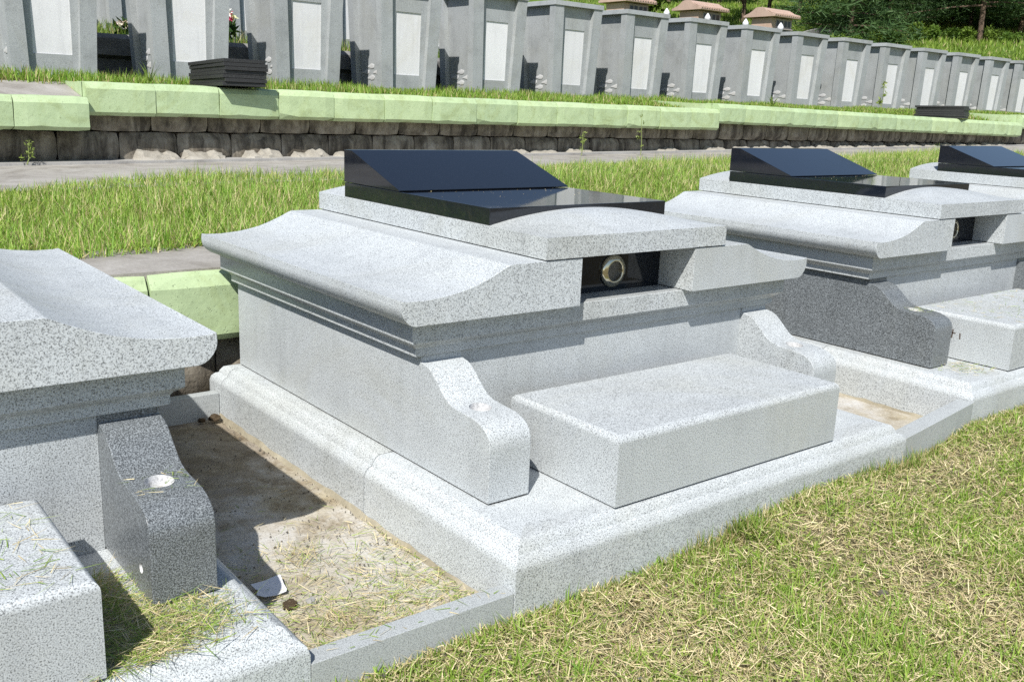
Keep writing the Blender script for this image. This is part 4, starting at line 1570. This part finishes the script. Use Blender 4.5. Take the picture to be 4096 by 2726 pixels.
P = front_pts(260000)
pat = vnoise(P[:, 0] * 2.6, P[:, 1] * 2.6, 51) * 0.6 + vnoise(P[:, 0] * 8, P[:, 1] * 8, 52) * 0.4
P = P[RNG.uniform(0, 1, len(P)) < np.clip((pat - 0.22) * 1.8, 0.10, 1)]
o = link('front_grass', grass_me('front_grass', P, RNG.uniform(0.015, 0.055, len(P)), RNG.uniform(0.002, 0.005, len(P)), 0.75, 0.30, ((0.14, 0.25, 0.030), (0.37, 0.47, 0.09)), ((0.46, 0.39, 0.19), (0.70, 0.61, 0.37))), 'leaf')
tag(o, 'short mown green grass in the foreground', 'grass', kind='stuff')
P = front_pts(470000)
pat = vnoise(P[:, 0] * 2.6, P[:, 1] * 2.6, 51) * 0.6 + vnoise(P[:, 0] * 8, P[:, 1] * 8, 52) * 0.4
P[:, 2] += RNG.uniform(0.0, 0.022, len(P)) * (0.5 + pat)
o = link('grass_clippings', clip_me('grass_clippings', P, 0.010, 0.090, 0.0010, 0.0034, lift=0.30, pg=np.clip(0.06 + 0.55 * pat, 0, 0.65)), 'straw')
tag(o, 'mat of dry and green grass clippings on the foreground lawn', 'clippings', kind='stuff')

# greener tufts that escaped the mower
P = front_pts(8000)
pat = vnoise(P[:, 0] * 2.6, P[:, 1] * 2.6, 51) * 0.6 + vnoise(P[:, 0] * 8, P[:, 1] * 8, 52) * 0.4
P = P[RNG.uniform(0, 1, len(P)) < np.clip((pat - 0.35) * 3, 0.02, 1)]
k = np.repeat(np.arange(len(P)), 13)
Q = P[k] + RNG.normal(0, 1, (len(k), 3)) * np.array([0.012, 0.012, 0.0])
o = link('grass_tufts', grass_me('grass_tufts', Q, RNG.uniform(0.025, 0.09, len(Q)), RNG.uniform(0.002, 0.005, len(Q)), 0.95, 0.08, ((0.13, 0.26, 0.026), (0.34, 0.48, 0.08))), 'leaf')
tag(o, 'green tufts scattered through the foreground lawn', 'grass', kind='stuff')

# a ragged fringe where the lawn meets the plinth
X = RNG.uniform(-0.6, 5.2, 7000)
Y = front_line(X) - np.abs(RNG.normal(0, 0.035, len(X))) - 0.004
P = np.stack([X, Y, lawn_z(X, Y)], 1)
tall = 0.55 + 1.5 * vnoise(X * 4.0, X * 0, 61) ** 3 + 1.1 * np.exp(-((X - 0.95) / 0.13) ** 2) + 0.7 * np.exp(-((X - 1.75) / 0.14) ** 2)
o = link('fringe_grass', grass_me('fringe_grass', P, RNG.uniform(0.02, 0.075, len(P)) * tall, RNG.uniform(0.002, 0.0042, len(P)), 0.7, 0.4), 'leaf')
tag(o, 'ragged grass fringe against the plinth', 'grass', kind='stuff')


# clippings that blew onto the stones and into the ditch
def clip_patch(name, label, n, x0, x1, y0, y1, zf, dens, lmin=0.015, lmax=0.10, green=0.45, zr=0.008, lift=0.10):
    X, Y = scatter(n, x0, x1, y0, y1)
    k = RNG.uniform(0, 1, n) < dens(X, Y)
    X, Y = X[k], Y[k]
    P = np.stack([X, Y, zf(X, Y) + 0.0015 + RNG.uniform(0, zr, len(X))], 1)
    o = link(name, clip_me(name, P, lmin, lmax, 0.0008, 0.0024, green, lift), 'straw')
    return tag(o, label, 'clippings', kind='stuff')


lx, ly, lz = -2.614, 0.006, -0.030
clip_patch('ditch_clippings', 'dry clippings strewn over the ditch floor', 10500, -0.60, -0.01, 0.07, 1.25, lambda X, Y: GZ + 0.008 + 0 * X,
           lambda X, Y: np.clip(1.1 - Y * 1.25, 0.02, 1) * (0.25 + 0.9 * vnoise(X * 7, Y * 7, 71)))
clip_patch('root_clump', 'tangle of dry grass roots in the middle of the ditch', 420, -0.42, -0.26, 0.55, 0.74, lambda X, Y: GZ + 0.01 + 0 * X,
           lambda X, Y: np.exp(-((X + 0.34) / 0.05) ** 2 - ((Y - 0.65) / 0.055) ** 2), 0.02, 0.12, 0.2, 0.025, 0.5)
clip_patch('plinth_clippings', 'grass clippings heaped on the plinth of the left grave', 9000, lx + 1.45, lx + 1.93, ly + 0.05, ly + 0.60, lambda X, Y: lz + 0 * X,
           lambda X, Y: np.clip(1.3 * np.exp(-((X - (lx + 1.72)) / 0.13) ** 2 - ((Y - 0.2) / 0.11) ** 2) + 1.2 * np.exp(-((X - (lx + 1.62)) / 0.07) ** 2) * (Y < 0.52), 0.02, 1), 0.02, 0.13, 0.5, 0.014, 0.16)
clip_patch('altar_clippings', 'grass clippings on the altar stone of the left grave', 900, lx + 0.6, lx + 1.53, ly + 0.08, ly + 0.55, lambda X, Y: lz + 0.229 + 0 * X,
           lambda X, Y: 0.25 + 0.75 * vnoise(X * 8, Y * 8, 72), 0.02, 0.11, 0.65, 0.004, 0.06)
clip_patch('wing_clippings', 'grass clippings around the vase hole of the left grave', 60, lx + 1.74, lx + 1.88, ly + 0.36, ly + 0.50, lambda X, Y: lz + 0.257 + 0 * X,
           lambda X, Y: 1.0 * (np.hypot(X - lx - 1.81, Y - ly - 0.44) > 0.034), 0.02, 0.07, 0.7, 0.004, 0.06)
rx, ry_, rz = 2.755, 0.104, 0.014
clip_patch('altar_clippings', 'grass clippings on the altar stone of the right grave', 500, rx + 0.47, rx + 1.53, ry_ + 0.09, ry_ + 0.55, lambda X, Y: rz + 0.229 + 0 * X,
           lambda X, Y: 0.6 + 0 * X, 0.02, 0.09, 0.6, 0.004, 0.06)
clip_patch('plinth_clippings', 'grass clippings on the plinth of the right grave', 900, rx + 0.12, rx + 0.62, ry_ + 0.07, ry_ + 0.42, lambda X, Y: rz + 0 * X,
           lambda X, Y: np.clip(1.2 * np.exp(-((X - (rx + 0.28)) / 0.12) ** 2 - ((Y - ry_ - 0.2) / 0.09) ** 2), 0.04, 1), 0.02, 0.09, 0.55, 0.008, 0.1)
clip_patch('wing_clippings', 'grass clippings on the dark side wall of the right grave', 70, rx + 0.125, rx + 0.255, ry_ + 0.36, ry_ + 0.52, lambda X, Y: rz + 0.257 + 0 * X,
           lambda X, Y: 1.0 + 0 * X, 0.02, 0.05, 0.7, 0.004, 0.06)
clip_patch('kerb_clippings', 'a few clippings on the kerbs', 60, -0.6, -0.02, 0.008, 0.06, lambda X, Y: -0.128 + 0 * X, lambda X, Y: 0.5 + 0 * X, 0.015, 0.06, 0.7, 0.003, 0.05)

# pollen and dust specks on the black stones
for nm, (ox, oy, oz) in (('complete', (0, 0, 0)), ('right', (2.755, 0.104, 0.014))):
    n = 80
    X, Y = RNG.uniform(0.57, 1.43, n), 1.50 - np.abs(RNG.normal(0, 0.22, n))
    k = (Y > 0.92) & (Y < 1.495)
    P = np.stack([X[k] + ox, Y[k] + oy, 0 * X[k] + 0.8162 + oz], 1)
    o = link('dust_specks', clip_me('dust_specks', P, 0.002, 0.006, 0.0015, 0.003, 0.0, 0.1), 'straw')
    tag(o, 'pale plant specks on the black stone of the %s grave' % nm, 'specks', kind='stuff')


# ------------------------------------------------------------------ weeds, litter, flowers
def grit(name, label, n, x0, x1, y0, y1, z, smin, smax, dens):
    X, Y = scatter(n, x0, x1, y0, y1)
    k = RNG.uniform(0, 1, n) < dens(X, Y)
    X, Y = X[k], Y[k]
    n = len(X)
    base = np.array([[1, 0, -0.3], [-0.5, 0.87, -0.3], [-0.5, -0.87, -0.3], [0.3, 0.1, 0.9], [-0.4, -0.2, 0.6]])
    sz = smin + (smax - smin) * RNG.beta(1.2, 4, n)
    V = base[None] * (1 + RNG.uniform(-0.35, 0.35, (n, 5, 3))) * sz[:, None, None] + np.stack([X, Y, z + sz * 0.2], 1)[:, None]
    f = [(0, 1, 3), (1, 4, 3), (1, 2, 4), (2, 0, 3), (2, 3, 4), (0, 2, 1)]
    F = [tuple(int(i * 5 + q) for q in t_) for i in range(n) for t_ in f]
    o = link(name, pyd(name, V.reshape(-1, 3).tolist(), F), 'grit')
    return tag(o, label, 'grit', kind='stuff')


M['grit'] = soil('grit', (0.14, 0.115, 0.08), (0.28, 0.25, 0.20), (0.45, 0.42, 0.38), 30)
grit('ditch_grit', 'grit and soil crumbs on the ditch floor', 3800, -0.60, -0.01, 0.07, 2.05, GZ + 0.007, 0.001, 0.007,
     lambda X, Y: np.clip(0.25 + 0.7 * np.exp(-((X + 0.60) / 0.06) ** 2) + 0.6 * np.exp(-((X + 0.0) / 0.05) ** 2) + 0.7 * np.exp(-((Y - 0.07) / 0.08) ** 2), 0, 1))
grit('lawn_grit', 'small stones between the foreground grass', 900, -0.5, 3.5, -1.3, 0.0, GZ + 0.02, 0.002, 0.010, lambda X, Y: 1.0 * (Y < front_line(X) - 0.01))


def weed(name, label, loc, h, n, wid, spread, seed, col=((0.13, 0.22, 0.03), (0.25, 0.33, 0.08))):
    r = np.random.default_rng(seed)
    az = r.uniform(0, 2 * PI, n)
    ln = np.abs(r.normal(spread, 0.18, n))
    d = np.stack([np.cos(az) * np.sin(ln), np.sin(az) * np.sin(ln), np.cos(ln)], 1)
    up = np.stack([np.cos(az), np.sin(az), -0.4 + 0 * az], 1)
    up /= np.linalg.norm(up, axis=1)[:, None]
    P = r.normal(0, 0.012, (n, 3))
    P[:, 2] = 0
    me = strips_me(name, P, d, up, h * r.uniform(0.55, 1.0, n), wid * r.uniform(0.7, 1.2, n), np.abs(r.normal(0.25, 0.15, n)), lerpc(col[0], col[1], r.uniform(0, 1, n)))
    t = thing(name, label, 'weed', loc, 0, 'weeds')
    link('blades', me, 'leaf', t)
    return t


def stem_weed(name, label, loc, h, nl, leaf, seed, col, lean=0.05):
    r = random.Random(seed)
    t = thing(name, label, 'weed', loc, 0, 'weeds')
    bm = bmesh.new()
    pts = [(lean * h * s + 0.01 * math.sin(6 * s), 0.0, h * s) for s in (0, 0.25, 0.5, 0.75, 1.0)]
    tube(bm, pts, [0.006, 0.005, 0.004, 0.003, 0.0015], 5)
    cs = [(lean * h * s + r.uniform(-0.04, 0.04) * (1.1 - s) * 1.5, r.uniform(-0.04, 0.04), h * s + 0.01) for s in [0.2 + 0.8 * k / nl for k in range(nl)]]
    link('stem', from_bm('stem', bm, 60), M['leafstem'], t)
    link('leaves', leaf_cloud_me('leaves', cs, [0.022] * nl, nl * 7, leaf, col), 'leaf', t)
    return t


M['leafstem'] = simple('green_stem', (0.20, 0.24, 0.07), 0.6)
YG = ((0.17, 0.24, 0.05), (0.32, 0.38, 0.12))
stem_weed('weed', 'small leafy weed growing from the gutter at the left edge', (0.52, 7.92, 0.465), 0.22, 11, 0.026, 1, YG, 0.18)
q = at(1300 + 1795 / 1.683, 1085 / 1.683, 12.6)
stem_weed('weed', 'thin weed with a seed head against the wall behind the black wedge', (float(q[0]), 7.75, 0.56), 0.30, 10, 0.03, 2, YG, 0.05)
weed('grass_clump', 'tall coarse grass clump right of the complete grave by the black stone', (4.05, 4.9, 0.43), 0.42, 16, 0.016, 0.5, 3)
weed('grass_clump', 'broad bladed grass clump on the lawn left of the complete grave', (0.42, 2.98, 0.40), 0.26, 12, 0.013, 0.5, 4)
weed('grass_clump', 'second broad bladed clump nearer the path edge at the left', (0.22, 2.92, 0.40), 0.24, 10, 0.011, 0.7, 5)
weed('grass_clump', 'spiky grass clump on the mown lawn against the plinth front', (0.96, -0.05, -0.19), 0.13, 150, 0.0045, 0.85, 6)
weed('grass_clump', 'grass clump in the gap between the second and third tombstones', (2.0, 8.95, 1.25), 0.30, 14, 0.012, 0.5, 7)
stem_weed('sapling', 'tall thin sapling growing on the green coping by the right slab stack', (15.6, 8.55, 1.36), 0.55, 7, 0.06, 8, YG, 0.05)
stem_weed('weed', 'tall thin grass stem before the wall right of the complete black wedge', (8.2, 7.6, 0.57), 0.62, 5, 0.03, 9, YG, -0.04)
weed('grass_clump', 'tuft of grass on the coping beside the right run', (12.2, 8.5, 1.33), 0.28, 30, 0.010, 0.5, 10)

# torn white paper in the ditch
pp = [(-0.075, -0.045), (-0.03, -0.065), (0.015, -0.072), (0.03, -0.06), (0.052, -0.02), (0.085, 0.03), (0.07, 0.042), (0.02, 0.052), (-0.04, 0.070), (-0.052, 0.03), (-0.05, 0.018), (-0.085, -0.01)]
bm = bmesh.new()
A = [bm.verts.new((x, y, 0.010 + 0.10 * x * x * 8 + 0.08 * max(0, y))) for x, y in pp]
B = [bm.verts.new((v.co.x, v.co.y, v.co.z + 0.0008)) for v in A]
bm.faces.new(A[::-1])
bm.faces.new(B)
for k in range(len(pp)):
    bm.faces.new((A[k], A[(k + 1) % len(pp)], B[(k + 1) % len(pp)], B[k]))
o = link('paper_scrap', from_bm('paper_scrap', bm), 'paper', None, (-0.476, 0.535, GZ + 0.006), 0.35)
o.scale = (0.72, 0.72, 1)
tag(o, 'torn white paper scrap lying in the ditch beside the left plinth', 'paper')


def clod_me(name, r0, seed):
    r = random.Random(seed)
    bm = bmesh.new()
    bmesh.ops.create_icosphere(bm, subdivisions=2, radius=r0)
    for v in bm.verts:
        v.co *= r.uniform(0.72, 1.2)
        v.co.z = max(v.co.z, -r0 * 0.4) * 0.75
    return from_bm(name, bm, 40)


M['mud'] = soil('dried_mud', (0.07, 0.05, 0.03), (0.15, 0.11, 0.07), (0.24, 0.19, 0.12), 20)
for i, (x, y, z, r0, lab, mt) in enumerate(((-0.045, 2.05, -0.20, 0.026, 'lump of dried mud in the back corner of the ditch', 'mud'), (-0.10, 2.06, -0.205, 0.018, 'smaller mud lump beside the back kerb', 'mud'),
                                            (-0.47, 0.42, GZ + 0.012, 0.022, 'dark clod by the paper scrap against the left plinth', 'mud'), (-0.41, 0.41, GZ + 0.010, 0.016, 'pale pebble in the ditch near the paper scrap', 'concrete_pale'),
                                            (0.764, -0.152, -0.205, 0.013, 'pale stone lying in the foreground grass below the plinth', 'concrete_pale'), (1.012, -0.511, -0.205, 0.015, 'brownish stone in the grass towards the right', 'grit'),
                                            (1.36, -0.121, -0.195, 0.010, 'white scrap of stone by the right end of the plinth', 'white_stone'))):
    o = link('stone' if 'stone' in lab or 'pebble' in lab else 'mud_clod', clod_me('stone', r0, 700 + i), mt, None, (x, y, z))
    tag(o, lab, 'stone' if 'stone' in lab or 'pebble' in lab else 'mud')


def flowers(label, loc, cols, h, seed):
    r = random.Random(seed)
    t = thing('flower_bunch', label, 'flowers', loc, 0, 'grave flowers')
    bm = bmesh.new()
    heads = []
    for k in range(8):
        a, q = r.uniform(0, 6.28), r.uniform(0.02, 0.12)
        p = (math.cos(a) * q, math.sin(a) * q, h * r.uniform(0.75, 1.05))
        heads.append(p)
        tube(bm, [(0, 0, 0), (p[0] * 0.4, p[1] * 0.4, p[2] * 0.5), p], [0.006, 0.005, 0.004], 5)
    link('stems', from_bm('stems', bm, 60), M['leafstem'], t)
    link('leaves', leaf_cloud_me('leaves', [(0, 0, h * 0.35), (0.04, 0, h * 0.5), (-0.04, 0.02, h * 0.45)], [0.10, 0.10, 0.09], 70, 0.13, DG), 'leaf', t)
    for k, p in enumerate(heads):
        c = cols[k % len(cols)]
        link('blossom', leaf_cloud_me('blossom', [p], [0.035], 26, 0.055, (c, tuple(min(1, q * 1.3) for q in c)), hollow=0.1), 'petal', t)
    return t


flowers('red and white flower bunch behind the stack of slabs at the left', (4.12, 11.95, 1.86), [(0.55, 0.02, 0.10), (0.75, 0.75, 0.70), (0.60, 0.04, 0.14), (0.70, 0.72, 0.45)], 0.42, 1)
flowers('pale pink flower bunch in the first gap between the tombstones', (2.70, 11.95, 1.86), [(0.75, 0.60, 0.55), (0.8, 0.75, 0.7)], 0.16, 2)
flowers('white flower bunch glimpsed in the narrow third gap between tombstones', (6.95, 11.95, 1.86), [(0.75, 0.72, 0.60), (0.8, 0.75, 0.7)], 0.30, 3)
